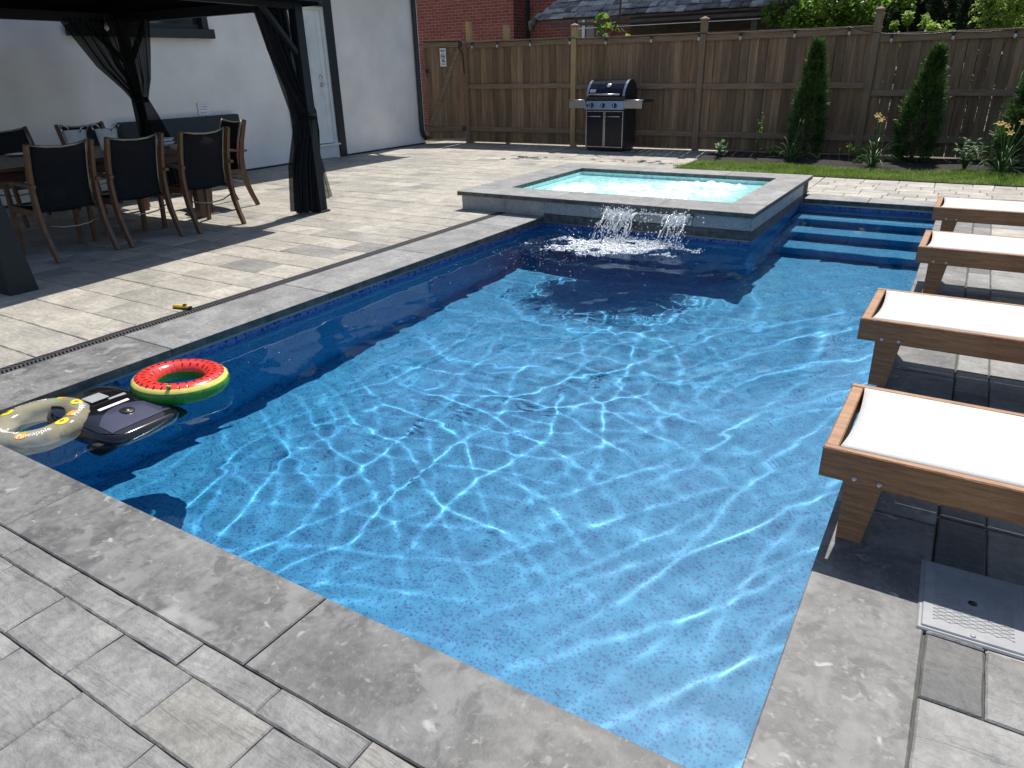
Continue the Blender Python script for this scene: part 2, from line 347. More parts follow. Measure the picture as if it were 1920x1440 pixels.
def nmesh(name, V, F, matname, parent=None, smooth=False, **k):    # big meshes from numpy arrays of quads/tris
    me = bpy.data.meshes.new(name); V = np.asarray(V, dtype=np.float32); F = np.asarray(F, dtype=np.int32)
    me.vertices.add(len(V)); me.vertices.foreach_set("co", V.ravel()); q = F.shape[1]
    me.loops.add(F.size); me.loops.foreach_set("vertex_index", F.ravel()); me.polygons.add(len(F))
    me.polygons.foreach_set("loop_start", np.arange(0, F.size, q, dtype=np.int32))
    if smooth: me.polygons.foreach_set("use_smooth", np.ones(len(F), dtype=bool))
    me.update(calc_edges=True); me.validate(); me.materials.append(MATS[matname])
    o = bpy.data.objects.new(name, me); COL.objects.link(o)
    if parent is not None: o.parent = parent
    tag(o, **k); return o
def text_mesh(txt, size):
    cu = bpy.data.curves.new("lettering", 'FONT'); cu.body = txt; cu.size = size; cu.align_x = 'CENTER'; cu.align_y = 'CENTER'; cu.resolution_u = 2
    ob = bpy.data.objects.new("lettering", cu); me = ob.to_mesh()
    V = [tuple(v.co) for v in me.vertices]; F = [tuple(p.vertices) for p in me.polygons]
    ob.to_mesh_clear(); bpy.data.objects.remove(ob); bpy.data.curves.remove(cu); return V, F

# ------------------------------------------------------------------ dimensions
XL, XR, YN, YS, YF = -3.70, -0.15, 1.10, 6.58, 8.75      # pool walls; YS = hot tub face, YF = far wall behind the steps
SX0, SX1, SY0, SY1, SZ = -4.72, -1.56, 6.58, 9.12, .20   # hot tub block
WZ, FZ = -.10, -1.19

# ------------------------------------------------------------------ ground
b = MB(); G = 90; gx0, gx1, gy0, gy1 = XL - .2, XR + .2, YN - .2, YF + .2
for (x0, x1, y0, y1) in ((-G, gx0, -G, G), (gx1, G, -G, G), (gx0, gx1, -G, gy0), (gx0, gx1, gy1, G)):
    b.add([(x0, y0, -.06), (x1, y0, -.06), (x1, y1, -.06), (x0, y1, -.06)], [(0, 1, 2, 3)], "earth")
b.build("ground", kind="structure")

def paver(b, x0, x1, y0, y1, m, gap=.004, z=0):
    gap *= .55
    x0 += gap; x1 -= gap; y0 += gap; y1 -= gap
    if x1 - x0 < .03 or y1 - y0 < .03: return
    t = (random.random(), random.random(), random.random()); e = .005; dz = z + random.uniform(-.0015, .0015)
    tx, ty = random.uniform(-.0012, .0012), random.uniform(-.0012, .0012)
    nx = max(2, int((x1 - x0) / .05)); ny = max(2, int((y1 - y0) / .05))
    # slightly ragged outline so edges are not ruled lines
    per = [(x0 + (x1 - x0) * i / nx, y0, 0, -1) for i in range(nx)] + [(x1, y0 + (y1 - y0) * i / ny, 1, 0) for i in range(ny)] + \
          [(x1 - (x1 - x0) * i / nx, y1, 0, 1) for i in range(nx)] + [(x0, y1 - (y1 - y0) * i / ny, -1, 0) for i in range(ny)]
    j = lambda: random.uniform(-.0016, .0016)
    per = [(px + j(), py + j()) for px, py, _, _ in per]; n = len(per); cx, cy = (x0 + x1) / 2, (y0 + y1) / 2
    sx, sy = 1 - 2 * e / (x1 - x0), 1 - 2 * e / (y1 - y0)
    hz = lambda px, py: dz + (px - cx) * tx / (x1 - x0) * 2 + (py - cy) * ty / (y1 - y0) * 2
    vs = [(px, py, -.045) for px, py in per] + [(px, py, hz(px, py) - .004) for px, py in per] + [(cx + (px - cx) * sx, cy + (py - cy) * sy, hz(px, py)) for px, py in per]
    fs = [(r * n + i, r * n + (i + 1) % n, r * n + n + (i + 1) % n, r * n + n + i) for r in range(2) for i in range(n)] + [tuple(range(2 * n, 3 * n))]
    b.add(vs, fs, m, tone=t)
def rows(b, x0, x1, y0, y1, hs, ls, m, off=None, gap=.004):
    y = y0; k = 0
    while y < y1 - .02:
        h = min(hs[k % len(hs)], y1 - y); h = h if y1 - y - h > .05 else y1 - y
        x = x0 - random.random() * ls[0] * .9 if off is None else x0 - off[k % len(off)]
        while x < x1 - .01:
            L = random.choice(ls); a, c = max(x, x0), min(x + L, x1)
            mm = m if isinstance(m, str) else random.choices(m[0], m[1])[0]
            paver(b, a, c, y, y + h, mm, gap); x += L
        y += h; k += 1
b = MB()
warm = (["paver", "paver_mid", "paver_warm"], [.64, .31, .05]); greyp = (["paver_grey", "paver_warm"], [.8, .2])
rows(b, -9.95, -4.265, -1.0, 6.70, [.305], [.46, .31, .46, .6], warm)
rows(b, -9.95, SX0 - .01, 6.70, 9.2, [.305], [.46, .31, .6], warm)
rows(b, -9.95, -3.75, 9.2, 13.3, [.305], [.46, .31, .6], warm)
rows(b, -3.75, -1.60, 9.16, 10.5, [.22], [.3, .22, .4], warm)
rows(b, -1.60, 6.2, 9.06, 10.5, [.2, .2, .2, .2], [.22, .3, .4], warm)
# in front of the near coping: a soldier row, then squares
rows(b, -4.265, .145, .725, .815, [.09], [.305], greyp, off=[.315], gap=.003)
rows(b, -4.265, 2.2, -.9, .725, [.29], [.303], greyp, off=[.12, .22, .02, .15], gap=.003)
# right of the pool: small stone beside the coping, then wider slabs
y = .74; k = 0
hs = [.85, .247, .34, .283, .30, .28, .29, .31, .27, .29, .30, .30, .29, .31, .29, .30, .28, .30, .3, .3, .3, .3, .3, .3, .3, .3, .3, .3]
for h in hs:
    if y > 9.05: break
    y2 = min(y + h, 9.06)
    if k == 0: paver(b, .145, .78, y, y2, "paver_grey", .003); paver(b, .78, 1.5, y, y2, "paver", .003)
    else:
        paver(b, .145, .284, y, y2, "paver_dark" if k in (1, 3) or k % 3 == 1 else "paver_grey", .003)
        x = .284
        while x < 6.2:
            L = random.choice([.3, .44, .6]); paver(b, x, min(x + L, 6.2), y, y2, random.choice(["paver_grey", "paver", "paver_grey"]), .003); x += L
    y = y2; k += 1
for (x0, x1, y0, y1) in ((-9.95, -4.27, -1, 13.3), (-4.27, .14, -1, .81), (.14, 6.2, -1, 10.5), (-4.72, .14, 9.06, 10.5)):
    b.add([(x0, y0, -.011), (x1, y0, -.011), (x1, y1, -.011), (x0, y1, -.011)], [(0, 1, 2, 3)], "joint_sand")
patio = b.build("patio", kind="structure")

# ------------------------------------------------------------------ pool
pool = thing("swimming_pool", "rectangular in-ground swimming pool with mottled blue liner, grey stone coping and far steps", "swimming pool", ((XL + XR) / 2, (YN + YS) / 2, 0))
PX, PY = (XL + XR) / 2, (YN + YS) / 2
def pbuild(b, name, **k):
    b.v = [(x - PX, y - PY, z) for x, y, z in b.v]; return b.build(name, pool, **k)
b = MB()
NX = 1
def quad(b, p, m): b.add(p, [(0, 1, 2, 3)], m)
TZ = -.17                                                   # below the printed tile band the liner pattern is lighter
def wall(b, x0, y0, x1, y1, zt=-.05, zb=FZ):
    quad(b, [(x0, y0, TZ), (x1, y1, TZ), (x1, y1, zt), (x0, y0, zt)], "liner_tile"); quad(b, [(x0, y0, zb), (x1, y1, zb), (x1, y1, TZ), (x0, y0, TZ)], "liner")
wall(b, XL, YN, XL, YS); wall(b, XL, YS, SX1, YS); wall(b, SX1, YS, SX1, YF); wall(b, SX1, YF, XR, YF); wall(b, XR, YF, XR, YN); wall(b, XR, YN, XL, YN)
quad(b, [(XL, YN, FZ), (XR, YN, FZ), (XR, YF, FZ), (XL, YF, FZ)], "liner")
basin = pbuild(b, "liner")
STEPS = [(8.33, -.36), (7.93, -.64), (7.53, -.92)]
for (yn, z) in STEPS:
    b = MB(); b.box((SX1 + .004, yn, FZ + .004), (XR - .004, YF - .004, z), "liner", bev=.012); o = pbuild(b, "step"); o.cycles.is_caustics_receiver = True
basin.cycles.is_caustics_receiver = True
# coping slabs
def slab(x0, x1, y0, y1, inner, st='coping'):
    b = MB(); g = .0025; t = (random.random(), random.random(), random.random())
    x0 += g; x1 -= g; y0 += g; y1 -= g; e = .004
    b.add([(x0 + e, y0 + e, 0), (x1 - e, y0 + e, 0), (x1 - e, y1 - e, 0), (x0 + e, y1 - e, 0)], [(0, 1, 2, 3)], st, tone=t)
    o8 = [(x0, y0), (x1, y0), (x1, y1), (x0, y1)]; i8 = [(x0 + e, y0 + e), (x1 - e, y0 + e), (x1 - e, y1 - e), (x0 + e, y1 - e)]
    vs = [(*p, 0) for p in i8] + [(*p, -e) for p in o8] + [(*p, -.05) for p in o8]
    fs = [(4 + i, 4 + (i + 1) % 4, (i + 1) % 4, i) for i in range(4)] 
    b.add(vs, fs, st, tone=t)
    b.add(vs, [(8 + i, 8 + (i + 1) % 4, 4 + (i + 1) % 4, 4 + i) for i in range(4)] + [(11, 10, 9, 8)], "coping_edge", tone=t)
    pbuild(b, "coping_slab")
ov = .022
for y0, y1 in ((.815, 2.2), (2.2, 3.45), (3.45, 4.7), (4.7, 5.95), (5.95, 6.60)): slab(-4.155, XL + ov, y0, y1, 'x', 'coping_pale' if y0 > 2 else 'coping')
for x0, x1 in ((XL + ov, -2.63), (-2.63, -1.373), (-1.373, -.17 - ov + .17), ): slab(x0, x1 if x1 < -.2 else XR - ov, .815, YN + ov, 'y')
for y0, y1 in ((.815, 2.40), (2.40, 3.80), (3.80, 5.1), (5.1, 6.4), (6.4, 7.7), (7.7, 9.06)): slab(XR - ov, .143, y0, y1, 'x')
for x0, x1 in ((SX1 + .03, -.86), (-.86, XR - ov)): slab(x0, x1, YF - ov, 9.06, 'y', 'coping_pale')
# metal track that holds the liner under the coping
b = MB()
for (x0, y0, x1, y1) in ((XL + .001, YN, XL + .012, YS), (XR - .012, YN, XR - .001, YF), (XL + .012, YN + .001, XR - .012, YN + .012), (SX1 + .001, YF - .012, XR - .012, YF - .001), (XL + .012, YS - .012, SX1, YS - .001)):
    b.box((x0, y0, -.068), (x1, y1, -.0505), "rod_metal")
pbuild(b, "liner_track")
# backing under the coping so the shell is not paper-thin
b = MB()
for (x0, y0, x1, y1) in ((XL - .2, YN - .2, XL - .003, YS), (XR + .003, YN - .2, XR + .2, YF + .2), (XL - .003, YN - .2, XR + .003, YN - .003), (SX1, YF + .003, XR + .003, YF + .2)):
    b.box((x0, y0, FZ - .15), (x1, y1, -.052), "wall_tile")
b.box((XL - .2, YN - .2, FZ - .3), (XR + .2, YF + .2, FZ - .152), "wall_tile"); pbuild(b, "shell")

# water: a real rippled surface, waves radiating from where the fall lands plus a slow cross swell
def height(X, Y):
    h = np.zeros_like(X); r2 = np.random.default_rng(33)
    fx, fy = -2.55, 6.25; d = np.hypot(X - fx, Y - fy)
    def smooth(seed, sc_):
        q = np.random.default_rng(seed); f = np.zeros_like(X)
        for k in range(6): a = q.uniform(0, 6.28); w = sc_ * q.uniform(.6, 1.6); f += np.sin(w * (np.cos(a) * X + np.sin(a) * Y) + q.uniform(0, 6.28))
        return f / 2.4
    rgt = np.clip((X + 2.3) / 1.6, 0, 1); rgt = rgt * rgt * (3 - 2 * rgt)
    def train(phase, lam, f, n, seed, mod):                  # narrow crests between flat troughs: each crest focuses one bright line
        k = 2 * PI / lam; a = f / (n / 2 * k * k); m = np.clip(.60 + .70 * smooth(seed, 1.7), 0, 1.15) * mod
        return a * m * (.5 + .5 * np.sin(phase)) ** n
    def wob(seed, amp, sc_): return amp * smooth(seed, sc_)
    for t in range(4):                                       # right: long wavelets almost parallel to each other
        lam = (.34, .25, .20, .40)[t]; ang = (-.62, -.50, -.80, -.30)[t]
        ph = (math.cos(ang) * X + math.sin(ang) * Y) * 2 * PI / lam + wob(40 + t, 2.0, 1.5) + wob(60 + t, .7, 4.5)
        h += train(ph, lam, (1.7, 1.4, 1.1, 1.1)[t], 6, 80 + t, (.25 + .75 * rgt) * np.clip((Y - .8) / 2.4, .18, 1))
    for t in range(6):                                       # left and middle: criss-cross net
        lam = (.37, .30, .41, .26, .33, .23)[t]; ang = (.15, 1.25, 2.2, 2.9, .75, 1.75)[t]
        ph = (math.cos(ang) * X + math.sin(ang) * Y) * 2 * PI / lam + wob(140 + t, 2.6, 2.0) + wob(160 + t, .8, 5.0)
        h += train(ph, lam, (1.8, 1.9, 1.6, 1.5, 1.4, 1.2)[t], 6, 180 + t, 1 - .85 * rgt)
    env = np.exp(-d / 2.6)
    for lam, a, ph in ((.55, .0032, 0), (.38, .0024, 1.7), (.26, .0011, .6)):   # rings from the fall
        h += a * env * np.clip(d / .6, 0, 1) * np.sin(2 * PI * (d + .10 * np.sin(2.1 * X + 1.3 * Y) + .05 * np.sin(6.1 * X + 5.2 * Y)) / lam + ph)
    for k in range(16):                                      # faint fine ripple
        lam = r2.uniform(.09, .2); ang = r2.uniform(0, 6.28)
        h += .00004 * (lam / .15) ** 2 * np.sin((math.cos(ang) * X + math.sin(ang) * Y) * 2 * PI / lam + r2.uniform(0, 6.28))
    near = np.exp(-(d / .55) ** 2)
    for k in range(24):
        lam = r2.uniform(.06, .2); ang = r2.uniform(0, 6.28); a = .013 * lam
        h += near * a * r2.uniform(.3, 1) * np.sin((math.cos(ang) * X + math.sin(ang) * Y) * 2 * PI / lam + r2.uniform(0, 6.28))
    calm = np.clip((X - XL) / .5, .4, 1) * np.clip((7.2 - Y) / 1.2, .12, 1)
    return h * calm
def water_patch(x0, x1, y0, y1, st):
    nx, ny = int(round((x1 - x0) / st)), int(round((y1 - y0) / st))
    X, Y = np.meshgrid(np.linspace(x0, x1, nx + 1), np.linspace(y0, y1, ny + 1), indexing='ij')
    V = np.stack([X, Y, WZ + height(X, Y)], -1).reshape(-1, 3)
    i, j = np.meshgrid(np.arange(nx), np.arange(ny), indexing='ij'); a = i * (ny + 1) + j
    return V, np.stack([a, a + ny + 1, a + ny + 2, a + 1], -1).reshape(-1, 4)
V1, F1 = water_patch(XL, XR, YN, YS, .016)
nx1, ny1 = int(round((XR - XL) / .016)), int(round((YS - YN) / .016))
V2, F2 = water_patch(SX1, XR, YS, YF, .016)
water = nmesh("water", np.concatenate([V1, V2]), np.concatenate([F1, F2 + len(V1)]), "water", smooth=True, kind="structure")
water.cycles.is_caustics_caster = True

# ------------------------------------------------------------------ hot tub, raised, spilling into the pool
spa = thing("hot_tub", "square raised hot tub of grey stone slabs, full of bubbling turquoise water", "hot tub")
IX0, IX1, IY0, IY1 = SX0 + .38, SX1 - .30, SY0 + .40, SY1 - .35
def spart(b, name, **k): return b.build(name, spa, **k)
b = MB(); W = .045; CZ = SZ - .045
def caps(x0, x1, y0, y1):
    b = MB(); t = (random.random(), random.random(), random.random()); g = .002
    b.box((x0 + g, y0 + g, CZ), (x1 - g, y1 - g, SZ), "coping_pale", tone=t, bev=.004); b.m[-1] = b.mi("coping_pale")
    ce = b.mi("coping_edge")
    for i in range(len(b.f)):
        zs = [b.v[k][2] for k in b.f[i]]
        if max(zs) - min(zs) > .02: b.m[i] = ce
    spart(b, "cap_slab")
o_ = .035
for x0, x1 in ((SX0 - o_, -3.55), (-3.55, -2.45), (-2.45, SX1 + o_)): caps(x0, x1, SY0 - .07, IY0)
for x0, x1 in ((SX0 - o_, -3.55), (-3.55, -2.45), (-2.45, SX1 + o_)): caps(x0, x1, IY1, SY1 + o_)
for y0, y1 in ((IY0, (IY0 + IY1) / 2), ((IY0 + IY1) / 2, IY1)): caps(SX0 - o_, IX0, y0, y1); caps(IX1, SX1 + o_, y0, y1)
def tiles(ax, fixed, a, c, n, zb, sgn):
    for i in range(n):
        u0, u1 = a + (c - a) * i / n + .0015, a + (c - a) * (i + 1) / n - .0015; b = MB()
        lo, hi = sorted((fixed, fixed + sgn * .018))
        if ax == 'x': b.box((u0, lo, zb), (u1, hi, CZ - .001), "wall_tile", bev=.002)
        else: b.box((lo, u0, zb), (hi, u1, CZ - .001), "wall_tile", bev=.002)
        spart(b, "wall_tile")
tiles('x', SY0, SX0, XL - .46, 1, 0, -1); tiles('x', SY0, XL - .46, XL + .02, 1, .0, -1)
tiles('x', SY0, XL + .02, SX1, 4, .03, -1); tiles('y', SX0, SY0, SY1, 5, 0, -1); tiles('y', SX1, SY0 - .018, YF, 4, .03, 1); tiles('x', SY1, SX0, SX1, 6, 0, 1)
b = MB()                                                    # core of the walls, with the dark ledge under the tiles
b.box((SX0 + .002, SY0 + .002, -.05), (SX1 - .002, IY0 - .02, CZ - .002), "joint_sand"); b.box((SX0 + .002, IY1 + .02, -.05), (SX1 - .002, SY1 - .002, CZ - .002), "joint_sand")
b.box((SX0 + .002, IY0 - .02, -.05), (IX0 - .02, IY1 + .02, CZ - .002), "joint_sand"); b.box((IX1 + .02, IY0 - .02, -.05), (SX1 - .002, IY1 + .02, CZ - .002), "joint_sand")
spart(b, "core")
b = MB()
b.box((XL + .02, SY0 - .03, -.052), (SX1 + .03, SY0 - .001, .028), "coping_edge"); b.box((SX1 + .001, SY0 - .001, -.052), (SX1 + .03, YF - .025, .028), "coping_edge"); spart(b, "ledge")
b = MB(); zb = -.75
for p in ([(IX0, IY0, zb), (IX1, IY0, zb), (IX1, IY0, CZ), (IX0, IY0, CZ)], [(IX1, IY0, zb), (IX1, IY1, zb), (IX1, IY1, CZ), (IX1, IY0, CZ)],
          [(IX1, IY1, zb), (IX0, IY1, zb), (IX0, IY1, CZ), (IX1, IY1, CZ)], [(IX0, IY1, zb), (IX0, IY0, zb), (IX0, IY0, CZ), (IX0, IY1, CZ)], [(IX0, IY0, zb), (IX1, IY0, zb), (IX1, IY1, zb), (IX0, IY1, zb)]):
    b.add(p, [(0, 1, 2, 3)], "spa_shell")
spart(b, "shell")
b = MB(); b.box((-2.98, SY0 - .075, .118), (-2.08, SY0 - .018, .135), "steel"); spart(b, "spillway")
# bubbling water: a heaped, churned surface with froth where the jets rise
nx, ny = 150, 130; X, Y = np.meshgrid(np.linspace(IX0, IX1, nx + 1), np.linspace(IY0, IY1, ny + 1), indexing='ij')
h = np.zeros_like(X); r2 = np.random.default_rng(3)
for k in range(120):
    lam = .5 * (1 - k / 120) ** 1.5 + .04; a_ = r2.uniform(0, 6.28); q = (np.cos(a_) * X + np.sin(a_) * Y) * 2 * PI / lam + r2.uniform(0, 6.28) + 1.2 * np.sin(X * r2.uniform(3, 9)) + 1.2 * np.sin(Y * r2.uniform(3, 9))
    h += lam ** .8 * (1 - np.abs(np.sin(q)))
h = (h - h.min()) / (h.max() - h.min())
ed = np.minimum.reduce([(X - IX0 - .05) / .30, (IX1 - X - .02) / .28, (Y - IY0) / .12, (IY1 - Y - .03) / .32]); ed = np.clip(ed, 0, 1); ed = ed * ed * (3 - 2 * ed)
lump = np.zeros_like(X)
for k in range(16): cx, cy = r2.uniform(IX0 + .3, IX1 - .3), r2.uniform(IY0 + .3, IY1 - .3); lump = np.maximum(lump, np.exp(-((X - cx) ** 2 + (Y - cy) ** 2) / .12))
Z = .112 + ed * (.05 * lump * h ** .7 + .03 * h) + .003 * h
tone = np.clip(ed * (.15 + .75 * lump) * (.25 + 1.5 * h ** 1.3) + .10 * h, 0, 1)
i, j = np.meshgrid(np.arange(nx), np.arange(ny), indexing='ij'); a_ = i * (ny + 1) + j
F = np.stack([a_, a_ + ny + 1, a_ + ny + 2, a_ + 1], -1).reshape(-1, 4)
o = nmesh("water", np.stack([X, Y, Z], -1).reshape(-1, 3), F, "spa_water", smooth=True, kind="structure")
ca = o.data.color_attributes.new("tone", 'FLOAT_COLOR', 'POINT'); arr = np.ones((X.size, 4), dtype=np.float32); arr[:, :3] = tone.reshape(-1, 1); ca.data.foreach_set("color", arr.ravel())

# falling water: ragged strands from the spillway, with drops
b = MB(); r3 = random.Random(5)
def strand(x0, r0, top=.125, vy=.9, spread=.05):
    pts = []; rad = []; x = x0; vx = r3.uniform(-spread, spread); n = 9; t1 = math.sqrt(2 * (top - WZ) / 9.8)
    for i in range(n):
        t = t1 * i / (n - 1); pts.append((x + vx * t * 3 + r3.gauss(0, .006), SY0 - .08 - vy * t + r3.gauss(0, .006), top - 4.9 * t * t + r3.gauss(0, .003))); rad.append(max(.0015, r0 * r3.uniform(.3, 1.4) * (1 - .45 * i / n)))
    b.tube(pts, rad, "stream", seg=5)
def arc(x0, n_, r0, vy, top=.128):                           # broken strand: a chain of beads and threads
    x = x0; vx = r3.uniform(-.12, .12); t1 = math.sqrt(2 * (top - WZ) / 9.8); t = r3.uniform(0, .1) * t1; pts = []; rad = []
    while t < t1:
        q = t / t1; pts.append((x + vx * t + .012 * math.sin(9 * q + x0 * 40), SY0 - .085 - vy * t + .008 * math.sin(13 * q + x0 * 70), top - 4.9 * t * t)); rad.append(max(.0012, r0 * (.35 + .9 * abs(math.sin(7 * q + x0 * 31))) * (1.1 - .5 * q))); t += t1 / 16
        if r3.random() < .10 and len(pts) > 2: b.tube(pts, rad, "stream", seg=6); pts, rad = [], []; t += t1 * r3.uniform(.02, .2)
    if len(pts) > 2: b.tube(pts, rad, "stream", seg=6)
for c, wd, n in ((-2.87, .04, 8), (-2.74, .05, 10), (-2.66, .03, 4), (-2.30, .02, 2), (-2.21, .03, 4), (-2.13, .02, 3), (-2.48, .15, 1)):
    for k in range(n): arc(r3.gauss(c, wd), 1, r3.uniform(.003, .010), r3.uniform(.6, 1.7))
for k in range(800):
    c, wd = r3.choice([(-2.86, .06), (-2.74, .07), (-2.68, .07), (-2.21, .06), (-2.14, .04), (-2.45, .22)]); t = r3.random() ** 1.3
    b.ball((r3.gauss(c, wd), SY0 - .09 - .3 * t - r3.uniform(-.02, .08), .15 - .22 * t * t + r3.gauss(0, .02)), r3.uniform(.0025, .008), "foam", 6, 4)
for (xa, xb) in ((-2.94, -2.66), (-2.27, -2.12)):
    b.grid(30, 8, lambda u, v: (xa + (xb - xa) * u, SY0 - .078 - .11 * v - .012 * math.sin(37 * u + 3 * v), .137 - .06 * v * v - .02 * v + .010 * math.sin(31 * u + 3 * v) + .006 * math.sin(77 * u)), "stream")
b.build("waterfall", label="thin broken waterfall spilling from the hot tub into the pool", cat="waterfall")
# froth and thrown drops on the pool surface (nobody could count them)
b = MB(); n = 0
def hs(x, y): return WZ + float(height(np.array([x]), np.array([y]))[0])
cand = []
while len(cand) < 4200:
    x, y = r3.gauss(-2.65, .42), r3.gauss(6.02, .28)
    if y > 6.5 or x > -1.75 or x < XL + .1: continue
    nz = math.sin(9 * x + 4 * y) * math.sin(13 * y - 5 * x) + .6 * math.sin(27 * x + 11 * y + 2 * math.sin(9 * y)) * math.sin(17 * y - 6 * x)
    e_ = ((x + 2.62) / .62) ** 2 + ((y - 6.05 - .32 * (x + 2.62)) / .38) ** 2
    if nz + 1.1 - 1.25 * e_ > r3.uniform(-.25, .25): cand.append((x, y, r3.uniform(.004, .013)))
for k in range(260): x, y = r3.gauss(-2.95, .38), r3.gauss(5.75, .42); cand.append((x, y, r3.uniform(.002, .006)))
for k in range(90): x, y = r3.uniform(-3.5, -2.9), r3.uniform(4.2, 6.2); cand.append((x, y, r3.uniform(.0015, .005)))
for k in range(40): x, y = r3.uniform(-3.6, -2.7), r3.uniform(2.0, 4.4); cand.append((x, y, r3.uniform(.0015, .004)))
cand = [c for c in cand if XL + .03 < c[0] < -.4 and c[1] < 6.5]
hz = height(np.array([c[0] for c in cand]), np.array([c[1] for c in cand]))
for (x, y, r), hh in zip(cand, hz):
    jump = r3.random() < .10 and y > 5.2
    b.ball((x, y, WZ + hh + r * .15 + (r3.uniform(0, .1) if jump else 0)), r * (.5 if jump else 1), "foam", 5, 3, sc_=(1, 1, .55))
b.build("froth", kind="stuff", label="white froth and drops where the fall hits the pool", cat="froth")

# ------------------------------------------------------------------ slot drain
b = MB(); dx0, dx1, dy0, dy1 = -4.262, -4.158, -.9, 6.55
for x0, x1 in ((dx0, dx0 + .009), (dx1 - .009, dx1), ((dx0 + dx1) / 2 - .004, (dx0 + dx1) / 2 + .004)): b.box((x0, dy0, -.03), (x1, dy1, -.002), "grate_metal")
y = dy0; st = .0215; xm = (dx0 + dx1) / 2
while y < dy1 - .04:
    for xa, xb, s in ((dx0 + .009, xm - .004, .012), (xm + .004, dx1 - .009, -.012)):
        b.hexa([(xa, y, -.02), (xb, y + s, -.02), (xb, y + s + .010, -.02), (xa, y + .010, -.02), (xa, y, -.003), (xb, y + s, -.003), (xb, y + s + .010, -.003), (xa, y + .010, -.003)], "grate_metal")
    y += st
g = b.build("drain_grate", label="long narrow slotted drain grate along the left coping", cat="drain")
b = MB(); b.add([(dx0, dy0, -.05), (dx1, dy0, -.05), (dx1, dy1, -.05), (dx0, dy1, -.05)], [(0, 1, 2, 3)], "plastic_black"); b.build("channel", g)

# ------------------------------------------------------------------ skimmer lid
lid = thing("skimmer_lid", "light grey rectangular plastic skimmer lid with a finger hole, set in the right-hand paving", "lid", (.25, 2.013, 0), R_(1.5))
b = MB(); b.box((-.132, -.166, -.03), (.132, .166, .006), "plastic_grey", bev=.004); b.build("frame", lid)
b = MB(); b.box((-.122, -.156, .002), (.122, .156, .0105), "plastic_grey", bev=.003)
for k in range(-14, 15):                                     # raised diamond tread
    for s in (1, -1):
        a = .0155 * k; pts = []
        for q in range(0, 41):
            x = -.095 + .19 * q / 40; y = a + s * x * .42
            if abs(y) < .118 and not (math.hypot(x, y) < .026): pts.append((x, y))
            elif len(pts) > 1: b.bar([(*pts[0], .0108), (*pts[-1], .0108)], .0016, .0022, "plastic_grey"); pts = []
        if len(pts) > 1: b.bar([(*pts[0], .0108), (*pts[-1], .0108)], .0016, .0022, "plastic_grey")
b.build("cover", lid)
b = MB(); b.lathe([(.0115, .0), (.0115, .0118)], "plastic_black", 20); b.build("finger_hole", lid)
for s in (-1, 1):
    b = MB(); b.lathe([(.007, .009), (.007, .0125), (.004, .013)], "plastic_grey", 14, (.0, s * .142, 0)); b.build("screw", lid)

# ------------------------------------------------------------------ loungers
def make_lounger():
    r = thing("sun_lounger", "", "sun lounger", group="wooden sun loungers along the pool")
    L, Wd, T, H0 = 1.92, .56, .028, .33
    for y0, y1 in ((-Wd / 2, -Wd / 2 + T), (Wd / 2 - T, Wd / 2)):
        b = MB(); b.box((.0, y0, H0 - .105), (L, y1, H0), "teak", bev=.004); b.build("side_rail", r)
    b = MB(); n = 14                                          # end rail with a slightly scooped inner edge
    b.box((.002, -Wd / 2 + T, H0 - .09), (.042, Wd / 2 - T, H0 - .002), "teak", bev=.004); b.build("end_rail", r)
    b = MB(); b.box((L - .042, -Wd / 2 + T, H0 - .09), (L - .002, Wd / 2 - T, H0 - .002), "teak", bev=.004); b.build("end_rail", r)
    hw = Wd / 2 - T - .001
    b = MB()
    def f(u, v):
        y = -hw + 2 * hw * v; q = 1 - (2 * v - 1) ** 2; xs = .045 + .013 * q
        x = xs + (1.17 - xs) * u; return (x, y, H0 - .002 - .010 * q * math.exp(-((x - .05) / .18) ** 2) - .004 * q)
    b.grid(40, 16, f, "sling_white"); b.build("seat_sling", r, solid=.002)
    b = MB(); b.grid(12, 10, lambda u, v: (1.19 + .68 * u, -hw + 2 * hw * v, H0 - .008 - .008 * (1 - (2 * v - 1) ** 2)), "sling_white"); b.build("back_sling", r, solid=.002)
    b = MB(); b.box((1.165, -hw, H0 - .06), (1.195, hw, H0 - .022), "teak", bev=.003); b.build("cross_rail", r)
    for x0, d in ((.075, 1), (L - .075, -1)):
        for s in (-1, 1):
            ya, yb = sorted((s * (Wd / 2 - T - .001), s * (Wd / 2 - T - .058))); ysh = -s * .004
            xs = sorted((x0, x0 + d * .118)); xb = sorted((x0 + d * .004, x0 + d * .078)); b = MB()
            b.hexa([(xb[0], ya + ysh, 0), (xb[1], ya + ysh, 0), (xb[1], yb + ysh, 0), (xb[0], yb + ysh, 0), (xs[0], ya, H0 - .03), (xs[1], ya, H0 - .03), (xs[1], yb, H0 - .03), (xs[0], yb, H0 - .03)], "teak")
            o = b.build("leg", r)
            for bx in (.028, .098):
                b = MB(); M = Matrix.Translation((x0 + d * bx, s * Wd / 2, H0 - .088)) @ Matrix.Rotation(-s * PI / 2, 4, 'X')
                b.lathe([(.0075, -.002), (.0075, .002), (.005, .003), (.0035, .001)], "steel", 14, M=M); b.build("bolt", o)
    return r
lo0 = make_lounger()
for i, (x, y, rz, lb) in enumerate(((-.212, 2.42, -.6, "teak lounger with white sling nearest the camera, beside the skimmer lid"), (-.285, 3.78, -.8, "second teak lounger from the camera, jutting furthest over the pool edge"),
                                (-.172, 5.44, -.6, "third teak lounger from the camera, by the lowest pool step"), (-.172, 6.97, -.4, "farthest teak lounger with white sling, nearest the lawn"))):
    o = lo0 if i == 0 else copy_tree(lo0)
    o.location = (x, y, 0); o.rotation_euler = (0, 0, R_(rz)); o["label"] = lb

